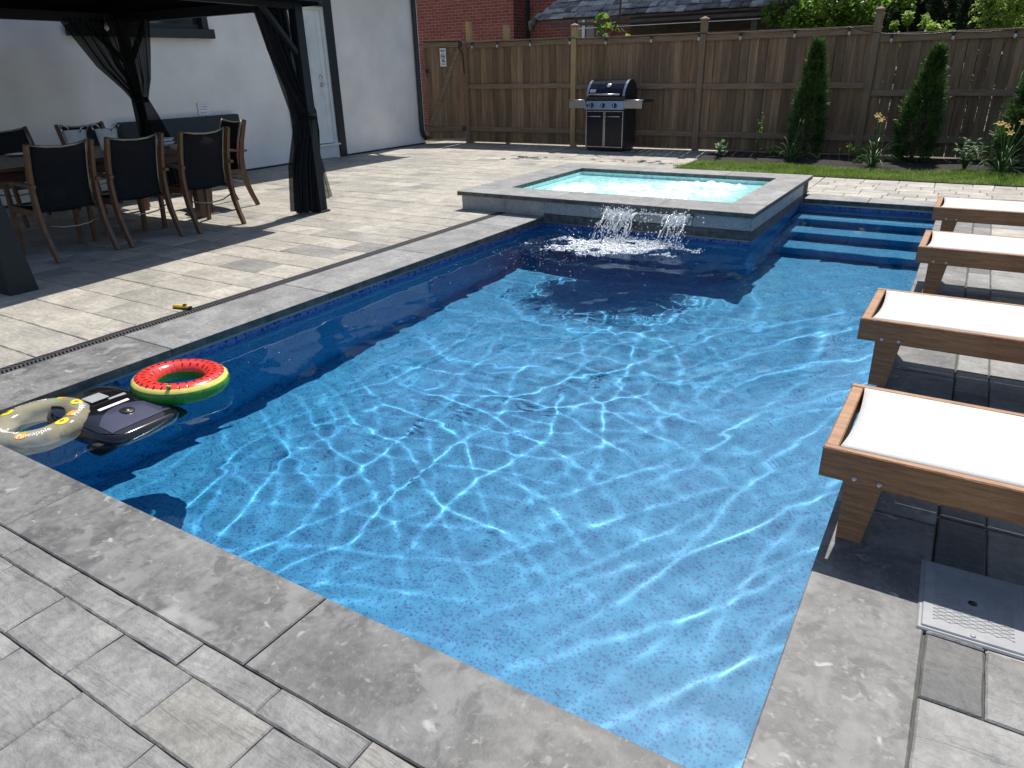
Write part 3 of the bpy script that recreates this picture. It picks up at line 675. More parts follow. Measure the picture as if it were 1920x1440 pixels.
# ------------------------------------------------------------------ floats, cleaner, torch
def torus_pt(R, r, t, p, sq=1.0): return ((R + r * math.cos(p)) * math.cos(t), (R + r * math.cos(p)) * math.sin(t), r * sq * math.sin(p))
ring = thing("swim_ring", "watermelon print swim ring, red with black seeds and green rim, floating by the left wall", "swim ring", (-3.30, 1.985, -.040), R_(20)); ring.rotation_euler = (R_(-2), R_(3), R_(20))
b = MB(); NU, NV = 96, 28; R0, r0 = .176, .064
vs = []
for i in range(NU):
    t = 2 * PI * i / NU; puck = 1 + .022 * math.sin(26 * t) + .012 * math.sin(41 * t + 1)
    for j in range(NV):
        p = 2 * PI * j / NV; k = puck if abs(math.cos(p)) > .75 else 1; vs.append(torus_pt(R0, r0 * k, t, p, .86))
o_ = len(b.v); b.v.extend(vs)
for i in range(NU):
    for j in range(NV):
        p = 2 * PI * (j + .5) / NV; q = math.degrees(p) % 360
        m = "melon_red" if 46 < q < 172 else ("melon_yellow" if 26 <= q <= 46 else "melon_green")
        b.f.append((i * NV + j, ((i + 1) % NU) * NV + j, ((i + 1) % NU) * NV + (j + 1) % NV, i * NV + (j + 1) % NV)); b.m.append(b.mi(m)); b.sm.append(True); b.t.append((.5,) * 3)
for row, (pd, n) in enumerate(((64, 32), (96, 28), (130, 21))):
    for k in range(n):
        t = 2 * PI * (k + .5 * (row % 2)) / n; vs = []; N = 10
        for q in range(N):
            a = 2 * PI * q / N; rr = .0085 * (1 - .35 * math.cos(a)); dp = rr * math.cos(a) * 1.35; dt = rr * math.sin(a) * .55
            pp = R_(pd) + dp / r0; vs.append(torus_pt(R0, r0 + .0012, t + dt / (R0 + r0 * math.cos(R_(pd))), pp, .86))
        b.add(vs, [tuple(range(N))[::-1]], "pool_seed")
b.build("tube", ring)
b = MB(); b.lathe([(.010, 0), (.010, .012), (.006, .014)], "print_green", 12, (R0 * math.cos(-1.2) * 1.22, R0 * math.sin(-1.2) * 1.22, .052)); b.build("valve", ring)
b = MB(); vs = [];
ring2 = thing("swim_ring", "clear yellowish swim ring with pineapple print, floating in the near left corner", "swim ring", (-3.455, 1.345, -.052)); ring2.rotation_euler = (R_(3), R_(-2), R_(30))
R1, r1 = .166, .061
for i in range(NU):
    t = 2 * PI * i / NU; puck = 1 + .03 * math.sin(22 * t) + .02 * math.sin(37 * t + 1)
    for j in range(NV):
        p = 2 * PI * j / NV; k = puck if math.cos(p) > .7 else 1 + .012 * math.sin(9 * t + 3 * p); vs.append(torus_pt(R1, r1 * k, t, p, .85))
b.add(vs, [(i * NV + j, ((i + 1) % NU) * NV + j, ((i + 1) % NU) * NV + (j + 1) % NV, i * NV + (j + 1) % NV) for i in range(NU) for j in range(NV)], "clear_vinyl", True)
b.build("tube", ring2)
def on_ring(b, V, F, t0, p0, m, flip=False, dr=.0014):
    out = []
    for v in V:
        x, y = v[0], v[1]
        p = p0 + (y if not flip else -y) / r1; t = t0 + (x if not flip else -x) / (R1 + r1 * math.cos(p0)); out.append(torus_pt(R1, r1 * 1.01 + dr, t, p, .85))
    b.add(out, F, m)
def disc(rx, ry, cx=0, cy=0, n=18): return [(cx + rx * math.cos(2 * PI * k / n), cy + ry * math.sin(2 * PI * k / n)) for k in range(n)], [tuple(range(n))]
b = MB()
for t0, p0, fl in ((R_(130), R_(75), False), (R_(250), R_(105), True), (R_(20), R_(72), False), (R_(-60), R_(70), False)):
    V, F = text_mesh("Pineapple", .036)
    on_ring(b, V, F, t0, p0, "white_plain", fl)
b.build("lettering", ring2)
for t0, p0, sc2 in ((R_(85), R_(70), 1), (R_(5), R_(92), 1), (R_(-75), R_(75), 1), (R_(205), R_(70), 1)):      # pineapples: orange body, green crown
    b = MB(); V, F = disc(.026 * sc2, .022 * sc2); on_ring(b, V, F, t0, p0, "print_orange")
    for k in range(5):
        a = R_(90 + (k - 2) * 32); V = [(-.006, .02), (.006, .02), (.034 * math.cos(a) , .018 + .03 * math.sin(a))]; on_ring(b, V, [(0, 1, 2)], t0, p0, "print_green", dr=.0022)
    b.build("pineapple_print", ring2)
for t0, p0 in ((R_(48), R_(80)), (R_(-20), R_(85)), (R_(165), R_(80))):
    b = MB(); n = 22; V = [(.03 * math.cos(2 * PI * k / n), .024 * math.sin(2 * PI * k / n)) for k in range(n)] + [(.012 * math.cos(2 * PI * k / n), .009 * math.sin(2 * PI * k / n)) for k in range(n)]
    on_ring(b, V, [(k, (k + 1) % n, n + (k + 1) % n, n + k) for k in range(n)], t0, p0, "print_yellow"); b.build("slice_print", ring2)

rob = thing("pool_cleaner", "glossy black and grey robotic pool cleaner afloat between the two swim rings", "pool robot", (-3.315, 1.615, -.088)); rob.rotation_euler = (R_(-3), R_(5), R_(6)); rob.scale = (1.17, 1.17, 1.0)
def sup(w, d, n=40, e=4): return [(w * abs(math.cos(t)) ** (2 / e) * (1 if math.cos(t) >= 0 else -1), d * abs(math.sin(t)) ** (2 / e) * (1 if math.sin(t) >= 0 else -1)) for t in [2 * PI * k / n for k in range(n)]]
def loft(b, levels, m, e=4):
    n = 40; vs = []
    for (w, d, z, ox) in levels: vs += [(x + ox, y, z) for x, y in sup(w, d, n, e)]
    L = len(levels); b.add(vs, [(i * n + k, i * n + (k + 1) % n, (i + 1) * n + (k + 1) % n, (i + 1) * n + k) for i in range(L - 1) for k in range(n)] + [tuple(range(n - 1, -1, -1)), tuple(range((L - 1) * n, L * n))], m, True)
b = MB(); loft(b, [(.20, .165, -.10, 0), (.225, .178, -.06, 0), (.228, .18, .0, 0), (.215, .172, .03, 0), (.20, .16, .034, 0)], "gloss_black", 5); b.build("body", rob)
zt_ = lambda x, y: .030 + .038 * max(0, 1 - (abs(x + .05) / .265) ** 2.2) * max(0, 1 - (abs(y) / .17) ** 4) ** .7
def shellp(b, x0, x1, m, fy, dz=0, nx=16, ny=20):
    vs = [(x0 + (x1 - x0) * i / nx, -fy(x0 + (x1 - x0) * i / nx) + 2 * fy(x0 + (x1 - x0) * i / nx) * j / ny) for i in range(nx + 1) for j in range(ny + 1)]
    b.add([(x, y, zt_(x, y) + dz) for x, y in vs], [(i * (ny + 1) + j, (i + 1) * (ny + 1) + j, (i + 1) * (ny + 1) + j + 1, i * (ny + 1) + j + 1) for i in range(nx) for j in range(ny)], m, True)
fy_ = lambda x: .164 - .05 * max(0, (abs(x) - .12) / .09) ** 2
b = MB(); shellp(b, -.205, .205, "gloss_black", fy_); b.build("lid", rob)
b = MB()                                                    # grey visor with an arched upper edge
nx_, ny_ = 12, 24; vs = []
for i in range(nx_ + 1):
    for j in range(ny_ + 1):
        v = 2 * j / ny_ - 1; y = .140 * v; xa = .030 + .075 * v * v; x = xa + (.178 - xa) * i / nx_; vs.append((x, y, zt_(x, y) + .0022))
b.add(vs, [(i * (ny_ + 1) + j, (i + 1) * (ny_ + 1) + j, (i + 1) * (ny_ + 1) + j + 1, i * (ny_ + 1) + j + 1) for i in range(nx_) for j in range(ny_)], "robot_grey", True); b.build("visor", rob)
b = MB(); b.box((.000, -.07, zt_(.01, 0) - .008), (.016, .07, zt_(.01, 0) + .0025), "white_plain", bev=.003); b.build("handle_strip", rob)
b = MB(); zz = zt_(.085, 0); b.lathe([(.030, .0), (.030, zz + .004), (.025, zz + .006), (.012, zz + .005), (.010, zz + .008)], "plastic_black", 24, (.085, .0, 0)); b.build("intake", rob)
b = MB(); b.box((-.060, .02, zt_(-.05, .05) - .006), (-.042, .10, zt_(-.05, .05) + .0008), "plastic_grey", bev=.002); b.build("vent_plate", rob)
b = MB()
for k in range(4):
    for q in range(5): b.box((-.12 + k * .018, -.10 + q * .024, zt_(-.12 + k * .018, -.10 + q * .024) - .006), (-.117 + k * .018, -.085 + q * .024, zt_(-.12 + k * .018, -.10 + q * .024) + .0008), "plastic_grey")
b.build("lettering", rob)
for s, yy in ((-1, -.172), (1, .172)):
    for xx in (-.13, .15):
        b = MB(); M = Matrix.Translation((xx, yy, -.055)) @ Matrix.Rotation(PI / 2, 4, 'X'); b.lathe([(.03, -.03), (.052, -.026), (.055, 0), (.052, .026), (.03, .03)], "rubber", 20, M=M); b.build("wheel", rob)
b = MB(); b.box((-.12, -.05, .075), (-.055, .03, .0785), "plastic_grey", bev=.001); 
b.build("vent_plate", rob)
b = MB()
for k in range(5): b.box((-.113 + k * .012, -.11, .0745), (-.107 + k * .012, -.062, .077), "plastic_grey")
b.build("lettering", rob)

lit = thing("utility_lighter", "small yellow and black lighter lying on the paving by the drain grate", "lighter", (-4.30, 2.715, .014)); lit.rotation_euler = (0, 0, R_(14))
b = MB(); b.box((-.075, -.013, -.012), (.055, .013, .010), "yellow", bev=.006); b.build("body", lit)
b = MB(); b.box((.010, -.009, .008), (.035, .009, .019), "plastic_black", bev=.003); b.build("trigger", lit)
b = MB(); b.box((.053, -.011, -.012), (.075, .011, .006), "plastic_black", bev=.003); b.box((-.07, -.0145, -.013), (.05, .0145, -.004), "plastic_black", bev=.002); b.build("grip", lit)

# ------------------------------------------------------------------ white house
HX, HY1, HH = -9.95, 12.60, 3.6
house = thing("house", "white stucco house with charcoal window, door trim and downspout", "house", (HX, 3.5, 0))
def hb(b, name, parent=None, **k):
    if parent is None: b.v = [(x - HX, y - 3.5, z) for x, y, z in b.v]; return b.build(name, house, **k)
    b.v = [(x - HX, y - 3.5, z) for x, y, z in b.v]; return b.build(name, parent, **k)
WY0, WY1, WZ0, WZ1 = 5.60, 7.62, 2.05, 3.05      # window opening
DY0, DY1, DZ0, DZ1 = 9.13, 10.03, .25, 2.46      # door opening
b = MB(); ys = [-6, WY0, WY1, DY0, DY1, HY1]
def wq(y0, y1, z0, z1): b.add([(HX, y0, z0), (HX, y1, z0), (HX, y1, z1), (HX, y0, z1)], [(0, 1, 2, 3)], "stucco")
wq(-6, WY0, 0, HH); wq(WY0, WY1, 0, WZ0); wq(WY0, WY1, WZ1, HH); wq(WY1, DY0, 0, HH); wq(DY0, DY1, DZ1, HH); wq(DY0, DY1, -.02, DZ0 - .25); wq(DY1, HY1, 0, HH)
b.add([(HX, HY1, 0), (HX - 9, HY1, 0), (HX - 9, HY1, HH), (HX, HY1, HH)], [(0, 1, 2, 3)], "stucco"); b.add([(HX - 9, -6, 0), (HX, -6, 0), (HX, -6, HH), (HX - 9, -6, HH)], [(0, 1, 2, 3)], "stucco")
b.add([(HX - 9, HY1, 0), (HX - 9, -6, 0), (HX - 9, -6, HH), (HX - 9, HY1, HH)], [(0, 1, 2, 3)], "stucco")
hb(b, "wall")
b = MB(); b.box((HX + .002, -6, .0), (HX + .012, DY0 - .16, .028), "charcoal"); b.box((HX + .002, DY1 + .16, .0), (HX + .012, HY1, .028), "charcoal"); hb(b, "flashing")
b = MB(); e = .95
b.hexa([(HX + e, -6.5, HH), (HX + e, HY1 - .1, HH), (HX - 9 - e, HY1 - .1, HH), (HX - 9 - e, -6.5, HH), (HX - 3.5, -3, HH + 1.9), (HX - 3.5, HY1 - 3, HH + 1.9), (HX - 5.5, HY1 - 3, HH + 1.9), (HX - 5.5, -3, HH + 1.9)], "shingle"); hb(b, "roof")
b = MB(); b.box((HX + e + .001, -6.5, HH - .09), (HX + e + .09, HY1 - .1, HH + .03), "charcoal"); hb(b, "gutter")
# window: thick charcoal trim, sill, sashes
b = MB(); t = .10
b.box((HX - .10, WY0, WZ0), (HX + .045, WY0 + t, WZ1), "charcoal"); b.box((HX - .10, WY1 - t, WZ0), (HX + .045, WY1, WZ1), "charcoal"); b.box((HX - .10, WY0 + t, WZ1 - t), (HX + .045, WY1 - t, WZ1), "charcoal")
b.box((HX - .10, WY0 + t, WZ0), (HX - .03, WY1 - t, WZ0 + .06), "charcoal"); b.box((HX - .09, (WY0 + WY1) / 2 - .04, WZ0 + .06), (HX - .035, (WY0 + WY1) / 2 + .04, WZ1 - t), "charcoal"); wi = hb(b, "window")
b = MB(); b.box((HX - .098, WY0 + t + .001, WZ0 + .061), (HX - .06, WY1 - t - .001, WZ1 - t - .001), "glass_dark"); hb(b, "pane", wi)
b = MB(); b.box((HX + .001, WY0 - .07, WZ0 - .125), (HX + .10, WY1 + .055, WZ0 - .001), "charcoal", bev=.006); hb(b, "sill", wi)
# door
b = MB(); t = .155
b.box((HX + .001, DY0 - t, .0), (HX + .05, DY0 - .001, DZ1 + t), "charcoal"); b.box((HX + .001, DY1 + .001, .0), (HX + .05, DY1 + t, DZ1 + t), "charcoal"); b.box((HX + .001, DY0 - .001, DZ1 + .001), (HX + .05, DY1 + .001, DZ1 + t), "charcoal"); hb(b, "door_trim")
b = MB()
b.box((HX - .12, DY0 + .001, DZ0 - .24), (HX + .012, DY1 - .001, DZ0 - .001), "white_door"); b.box((HX - .02, DY0 - .0, DZ0 - .03), (HX + .06, DY1 - .0, DZ0 - .0015), "white_door"); hb(b, "threshold")
b = MB()
b.box((HX - .10, DY0 + .001, DZ0), (HX - .005, DY0 + .06, DZ1), "white_door"); b.box((HX - .10, DY1 - .06, DZ0), (HX - .005, DY1 - .001, DZ1), "white_door"); b.box((HX - .10, DY0 + .06, DZ1 - .05), (HX - .005, DY1 - .06, DZ1), "white_door"); hb(b, "door_frame")
b = MB(); b.box((HX - .09, DY0 + .062, DZ0 + .012), (HX - .048, DY1 - .062, DZ1 - .052), "white_door")
for (y0, y1) in ((DY0 + .15, DY0 + .40), (DY1 - .40, DY1 - .15)):
    for (z0, z1) in ((DZ0 + .18, DZ0 + .85), (DZ0 + 1.0, DZ1 - .2)):
        for q in ((y0, y0 + .02, z0, z1), (y1 - .02, y1, z0, z1), (y0 + .02, y1 - .02, z0, z0 + .02), (y0 + .02, y1 - .02, z1 - .02, z1)): b.box((HX - .0479, q[0], q[2]), (HX - .037, q[1], q[3]), "white_door")
dr = hb(b, "door")
Mx = Matrix.Rotation(PI / 2, 4, 'Y')
b = MB(); b.lathe([(.036, 0), (.036, .012), (.028, .02), (.012, .024)], "chrome", 20, M=Matrix.Translation((HX - .047, DY1 - .20, 1.36)) @ Mx); hb(b, "deadbolt", dr)
b = MB(); b.lathe([(.034, 0), (.034, .01), (.013, .016), (.013, .035), (.027, .045), (.030, .06), (.02, .07), (.004, .072)], "chrome", 20, M=Matrix.Translation((HX - .047, DY1 - .20, 1.235)) @ Mx); hb(b, "handle", dr)
# vent
b = MB(); b.box((HX + .001, 7.21, .875), (HX + .012, 7.385, 1.06), "plastic_grey", bev=.003)
for q in ((7.205, 7.23, .87, 1.065), (7.365, 7.39, .87, 1.065), (7.23, 7.365, .87, .892), (7.23, 7.365, 1.043, 1.065)): b.box((HX + .001, q[0], q[2]), (HX + .03, q[1], q[3]), "white_plain")
for k in range(4): b.hexa([(HX + .021, 7.232, .895 + k * .038), (HX + .021, 7.364, .895 + k * .038), (HX + .021, 7.364, .925 + k * .038), (HX + .021, 7.232, .925 + k * .038), (HX + .04, 7.232, .893 + k * .038), (HX + .04, 7.364, .893 + k * .038), (HX + .024, 7.364, .922 + k * .038), (HX + .024, 7.232, .922 + k * .038)], "white_plain")
hb(b, "vent")
b = MB(); px = HX + .055
b.tube([(px + .6, 12.44, HH - .06), (px + .3, 12.44, HH - .15), (px + .02, 12.44, HH - .45), (px, 12.44, HH - .6), (px, 12.44, 1.5), (px, 12.44, .30), (px, 12.47, .19), (px, 12.55, .12), (px, 12.66, .095)], .046, "charcoal", seg=12); hb(b, "downspout")

# ------------------------------------------------------------------ gazebo
gz = thing("gazebo", "dark grey metal gazebo with soft roof over the dining table", "gazebo", (-7.5, 4.1, 0))
def gb(b, name, parent=None):
    b.v = [(x + 7.5, y - 4.1, z) for x, y, z in b.v]; return b.build(name, parent or gz)
P4 = [(-5.80, 2.40), (-6.10, 5.76), (-9.02, 5.70), (-8.85, 2.25)]; PH = 2.13
for i, (x, y) in enumerate(P4):
    b = MB(); h = .052; b.box((x - h, y - h, 0), (x + h, y + h, PH), "gazebo_metal", bev=.004); o = gb(b, "post")
    b = MB()
    if i == 0: b.hexa([(x - .10, y - .10, 0), (x + .10, y - .10, 0), (x + .10, y + .10, 0), (x - .10, y + .10, 0), (x - h - .004, y - h - .004, .62), (x + h + .004, y - h - .004, .62), (x + h + .004, y + h + .004, .62), (x - h - .004, y + h + .004, .62)], "gazebo_metal")
    else: b.box((x - h - .02, y - h - .02, 0), (x + h + .02, y + h + .02, .02), "gazebo_metal", bev=.003)
    gb(b, "foot", o)
for i in range(4):
    (x0, y0), (x1, y1) = P4[i], P4[(i + 1) % 4]; b = MB(); d = Vector((x1 - x0, y1 - y0, 0)).normalized() * .053
    b.bar([(x0 + d.x, y0 + d.y, PH - .06), (x1 - d.x, y1 - d.y, PH - .06)], .10, .07, "gazebo_metal"); gb(b, "beam")
    for (xa, ya, sx, sy) in ((x0, y0, d.x, d.y), (x1, y1, -d.x, -d.y)):
        k = .48 / .053; b = MB(); b.bar([(xa + sx * 1.05, ya + sy * 1.05, PH - .52), (xa + sx * k, ya + sy * k, PH - .085)], .05, .045, "gazebo_metal", side=Vector((-sy, sx, 0))); gb(b, "brace")
ov = .22
E4 = [(P4[0][0] + ov, P4[0][1] - ov), (P4[1][0] + ov, P4[1][1] + ov * .55), (P4[2][0] - ov, P4[2][1] + ov * .55), (P4[3][0] - ov, P4[3][1] - ov)]
ap = [(-7.45, 3.65), (-7.45, 4.5), (-7.45, 4.5), (-7.45, 3.65)]
b = MB(); z0 = PH - .08; 
lo = [(x, y, z0 - .005) for x, y in E4]; ed = [(x, y, z0 + .10) for x, y in E4]; tp = [(-7.7, 3.6, 2.95), (-7.2, 3.6, 2.95), (-7.2, 4.6, 2.95), (-7.7, 4.6, 2.95)]; tp = [tp[1], tp[2], tp[3], tp[0]]
vs = lo + ed + tp; b.add(vs, [(i, (i + 1) % 4, 4 + (i + 1) % 4, 4 + i) for i in range(4)] + [(4 + i, 4 + (i + 1) % 4, 8 + (i + 1) % 4, 8 + i) for i in range(4)] + [(8, 9, 10, 11)], "canopy")
o = gb(b, "canopy"); md = o.modifiers.new("solidify", 'SOLIDIFY'); md.thickness = .006
for i in range(4):
    (x0, y0), (x1, y1) = E4[i], E4[(i + 1) % 4]; b = MB(); d = Vector((x1 - x0, y1 - y0, 0)).normalized(); q = Vector((d.y, -d.x, 0)) * .012
    b.bar([(x0 + q.x - d.x * .02, y0 + q.y - d.y * .02, z0 + .035), (x1 + q.x + d.x * .02, y1 + q.y + d.y * .02, z0 + .035)], .02, .075, "gazebo_metal"); b.v = b.v; gb(b, "fascia")
lb = thing("lantern_bulb", "small warm glass bulb hanging under the gazebo roof", "bulb", (-8.1, 4.95, 1.93))
b = MB(); b.lathe([(.004, .06), (.012, .05), (.014, .02)], "plastic_black", 10); b.lathe([(.012, .02), (.022, .0), (.024, -.02), (.014, -.04), (.003, -.046)], "bulb_glass", 12); b.tube([(0, 0, .06), (0, 0, .12)], .003, "plastic_black", 5); b.build("bulb", lb)

# curtains: gathered netting tied at the waist
def curtain(b, sect, m, folds=9, n=64, amp=.03, seed=0):
    """sect: list of (z, x0, y0, x1, y1, depth) - the cloth runs from (x0,y0) to (x1,y1) at height z, folded with given depth"""
    r = random.Random(seed); ph = [r.uniform(0, 6.28) for _ in range(4)]; S = []
    for k in range(len(sect) - 1):
        for q in range(6): t = q / 6; S.append([a * (1 - t) + c * t for a, c in zip(sect[k], sect[k + 1])])
    S.append(list(sect[-1])); vs = []
    for (z, x0, y0, x1, y1, dp) in S:
        d = Vector((x1 - x0, y1 - y0, 0)); nrm = Vector((-d.y, d.x, 0)).normalized() if d.length > 0 else Vector((1, 0, 0))
        for i in range(n + 1):
            u = i / n; f = math.sin(2 * PI * folds * u + ph[0] + .5 * math.sin(3 * z)) * .7 + .5 * math.sin(2 * PI * folds * .43 * u + ph[1] + z) 
            vs.append(Vector((x0, y0, z)) + d * u + nrm * f * dp)
    N = len(S); b.add(vs, [(k * (n + 1) + i, k * (n + 1) + i + 1, (k + 1) * (n + 1) + i + 1, (k + 1) * (n + 1) + i) for k in range(N - 1) for i in range(n)], m, True)
ct = thing("gazebo_curtain", "black netting curtain tied to the front gazebo post nearest the house door", "curtain", (-6.1, 5.76, 0))
def cb(b, root, name): b.v = [(x - root.location.x, y - root.location.y, z) for x, y, z in b.v]; return b.build(name, root)
b = MB(); x = -6.12
curtain(b, [(2.04, x - .02, 5.28, x - .04, 5.70, .03), (1.65, x - .02, 5.38, x - .03, 5.71, .035), (1.3, x, 5.53, x - .02, 5.76, .04), (1.06, x + .03, 5.65, x + .02, 5.84, .04), (.94, x + .04, 5.66, x + .03, 5.83, .04), (.85, x + .03, 5.64, x + .02, 5.84, .045), (.5, x + .02, 5.52, x, 5.80, .055), (.10, x + .03, 5.44, x, 5.76, .065), (.03, x + .03, 5.44, x, 5.76, .065)], "netting", 9, 90, seed=2); cb(b, ct, "drape")
b = MB()
curtain(b, [(2.04, x - .08, 5.33, x - .10, 5.72, .04), (1.3, x - .06, 5.54, x - .07, 5.72, .04), (.95, x - .04, 5.63, x - .05, 5.75, .035), (.5, x - .06, 5.50, x - .08, 5.72, .05), (.04, x - .06, 5.45, x - .1, 5.73, .06)], "netting", 7, 70, seed=4); cb(b, ct, "drape")
b = MB()
curtain(b, [(1.0, x + .0, 5.80, x - .06, 5.85, .02), (.80, x - .02, 5.80, x - .12, 5.93, .025), (.45, x - .03, 5.79, x - .15, 6.05, .02), (.10, x - .03, 5.79, x - .17, 6.14, .02)], "netting_thin", 3, 40, seed=6); cb(b, ct, "loose_end")
b = MB(); b.lathe([(.088, -.03), (.094, 0), (.088, .03)], "canopy", 20, (x + .015, 5.745, 1.0)); cb(b, ct, "tie")
ct2 = thing("gazebo_curtain", "black netting curtain on the rear gazebo post, swept aside in front of the window", "curtain", (-9.02, 5.70, 0))
b = MB(); x = -8.96
curtain(b, [(2.05, x, 4.95, x, 5.46, .035), (1.85, x, 5.08, x, 5.48, .04), (1.55, x, 5.27, x, 5.56, .04), (1.30, x, 5.52, x, 5.68, .04), (1.18, x, 5.61, x, 5.73, .035)], "netting", 8, 70, seed=8); cb(b, ct2, "drape")
b = MB()
curtain(b, [(2.05, x + .03, 5.36, x + .56, 5.68, .035), (1.7, x + .03, 5.46, x + .42, 5.70, .04), (1.4, x + .03, 5.57, x + .28, 5.72, .04), (1.18, x + .02, 5.61, x + .12, 5.74, .035), (1.0, x + .02, 5.62, x + .16, 5.80, .045), (.5, x - .02, 5.56, x + .26, 5.93, .07), (.03, x - .04, 5.52, x + .30, 5.98, .08)], "netting", 10, 90, seed=10); cb(b, ct2, "drape")
b = MB(); b.lathe([(.085, -.03), (.09, 0), (.085, .03)], "canopy", 20, (x + .05, 5.68, 1.17)); cb(b, ct2, "tie")

# ------------------------------------------------------------------ dining set
def make_chair():
    r = thing("dining_chair", "", "chair", group="teak sling chairs round the dining table")
    W2 = .262                                                # faces +y, back at y=0; origin on the floor below the back
    zs = [(0.0, -.085), (.12, -.035), (.26, .012), (.42, .035), (.56, .028), (.72, -.005), (.86, -.05), (.955, -.085)]
    for s in (-1, 1):
        b = MB(); b.bar([(s * W2, y, z) for z, y in zs], .030, [.046, .05, .055, .062, .056, .05, .044, .036], "teak_chair", side=(1, 0, 0)); b.build("back_post", r)
        b = MB(); b.bar([(s * W2, .50, 0), (s * W2, .475, .2), (s * W2, .455, .42), (s * W2, .45, .615)], .030, [.04, .045, .05, .04], "teak_chair", side=(1, 0, 0)); b.build("leg", r)
        b = MB(); b.bar([(s * W2, .02, .40), (s * W2, .26, .405), (s * W2, .45, .425)], .026, .05, "teak_chair", side=(1, 0, 0)); b.build("seat_rail", r)
        b = MB(); b.bar([(s * (W2 + .012), -.04, .625), (s * (W2 + .014), .15, .640), (s * (W2 + .014), .35, .640), (s * (W2 + .010), .50, .620)], [.04, .05, .055, .045], .024, "teak_chair", side=(1, 0, 0)); b.build("armrest", r)
    hw = W2 - .028
    for s in (-1, 1):
        b = MB(); b.tube([(s * hw, y + .03, z) for z, y in zs[3:]] , .010, "rod_metal", 6)
        for z, y in (zs[3], zs[5]): b.tube([(s * hw, y + .03, z), (s * (W2 - .012), y + .02, z)], .006, "rod_metal", 6)
        b.build("sling_rail", r)
    b = MB(); b.tube([(-hw, -.056, .945), (-hw * .5, -.082, .925), (0, -.09, .918), (hw * .5, -.082, .925), (hw, -.056, .945)], .010, "rod_metal", 6); b.build("top_rod", r)
    b = MB(); b.tube([(-hw, .03, .30), (-hw * .5, -.01, .27), (0, -.022, .262), (hw * .5, -.01, .27), (hw, .03, .30)], .007, "rod_metal", 6); b.build("stretcher", r)
    def back(u, v):
        z = .40 + .535 * u; y = np.interp(z, [q[0] for q in zs], [q[1] for q in zs]) + .03; q = 1 - (2 * v - 1) ** 2
        return (-hw + 2 * hw * v, y - .035 * q * (.4 + .6 * u), z - .022 * q * u)
    b = MB(); b.grid(16, 12, back, "sling_dark"); b.build("back_sling", r, solid=.003)
    b = MB(); b.grid(12, 10, lambda u, v: (-hw + 2 * hw * v, .06 + .41 * u, .41 + .02 * u - .022 * (1 - (2 * v - 1) ** 2)), "sling_dark"); b.build("seat_sling", r, solid=.003)
    b = MB(); b.bar([(-W2 + .016, .44, .395), (W2 - .016, .44, .395)], .04, .022, "teak_chair"); b.build("front_rail", r)
    return r
ch0 = make_chair()
for i, (x, y, rz, lb) in enumerate(((-6.50, 3.29, 90, "teak sling chair with its back to the pool, nearest the left gazebo post"), (-6.47, 3.935, 91, "middle of the three teak sling chairs backing onto the pool"), (-6.41, 4.62, 89, "teak sling chair backing onto the pool, nearest the right gazebo post"),
                                (-7.43, 5.74, 168, "teak sling chair at the head of the table, holding a cushion"), (-8.86, 4.00, -90, "sling chair on the wall side of the table, half cut by the left picture edge"), (-8.80, 4.83, -90, "sling chair on the wall side of the table, behind the white ice buckets"))):
    o = ch0 if i == 0 else copy_tree(ch0)
    o.location = (x, y, 0); o.rotation_euler = (0, 0, R_(rz)); o["label"] = lb
tb = thing("dining_table", "long dark wood dining table laid for a meal under the gazebo", "table", (-7.60, 3.55, 0))
b = MB(); 
for k in range(7): x0 = -.66 + k * 1.32 / 7; b.box((x0 + .003, -1.55, .712), (x0 + 1.32 / 7 - .003, 1.55, .742), "table_wood", bev=.003)
b.build("tabletop", tb)
b = MB()
for s in (-1, 1): b.box((s * .58 - .015, -1.42, .61), (s * .58 + .015, 1.42, .711), "table_wood"); b.box((-.565, s * 1.43 - .015, .61), (.565, s * 1.43 + .015, .711), "table_wood")
b.build("apron", tb)
for sx in (-1, 1):
    for sy in (-1, 1):
        b = MB(); b.box((sx * .535 - .045, sy * 1.38 - .045, 0), (sx * .535 + .045, sy * 1.38 + .045, .70), "table_wood", bev=.004); b.build("leg", tb)
TT = .743
def bucket(x, y, lb):
    o = thing("ice_bucket", lb, "bucket", (x, y, TT), R_(20), group="white ice buckets")
    b = MB(); b.lathe([(.075, 0), (.080, .01), (.10, .20), (.104, .205), (.099, .207), (.093, .20), (.072, .02), (.01, .018)], "white_plain", 28); b.build("bowl", o)
    for s in (-1, 1):
        b = MB(); b.tube([(s * .10, -.05, .19), (s * .125, -.045, .235), (s * .128, 0, .255), (s * .125, .045, .235), (s * .10, .05, .19)], .007, "chrome", 8); b.build("handle", o)
bucket(-7.78, 4.17, "white ice bucket with chrome handles, left of the pair on the table"); bucket(-7.62, 4.40, "white ice bucket with chrome handles, right of the pair on the table")
def plate(x, y, lb, m="porcelain"):
    o = tag(MB().lathe([(.06, 0), (.075, .004), (.125, .016), (.127, .018), (.12, .0175), (.07, .008), (.001, .007)], m, 28).build("plate"), lb, "plate", "white plates on the table"); o.location = (x, y, TT)
plate(-8.05, 3.72, "white plate at the far side of the table, by the left picture edge"); plate(-7.30, 3.62, "white plate on the near edge of the table behind the first chair"); plate(-7.35, 4.42, "white plate beside the ice buckets")
b = MB()
for k in range(2): b.lathe([(.05, 0), (.09, .03 + 0), (.115, .055), (.11, .055), (.05, .008), (.001, .006)], "porcelain", 24, (0, 0, k * .036)); b.lathe([(.0905, .0315), (.1135, .0545)], "blue_print", 24, (0, 0, k * .036 + .0003))
o = tag(b.build("bowl_stack"), "stack of blue and white bowls near the table end", "bowls"); o.location = (-7.27, 4.78, TT)
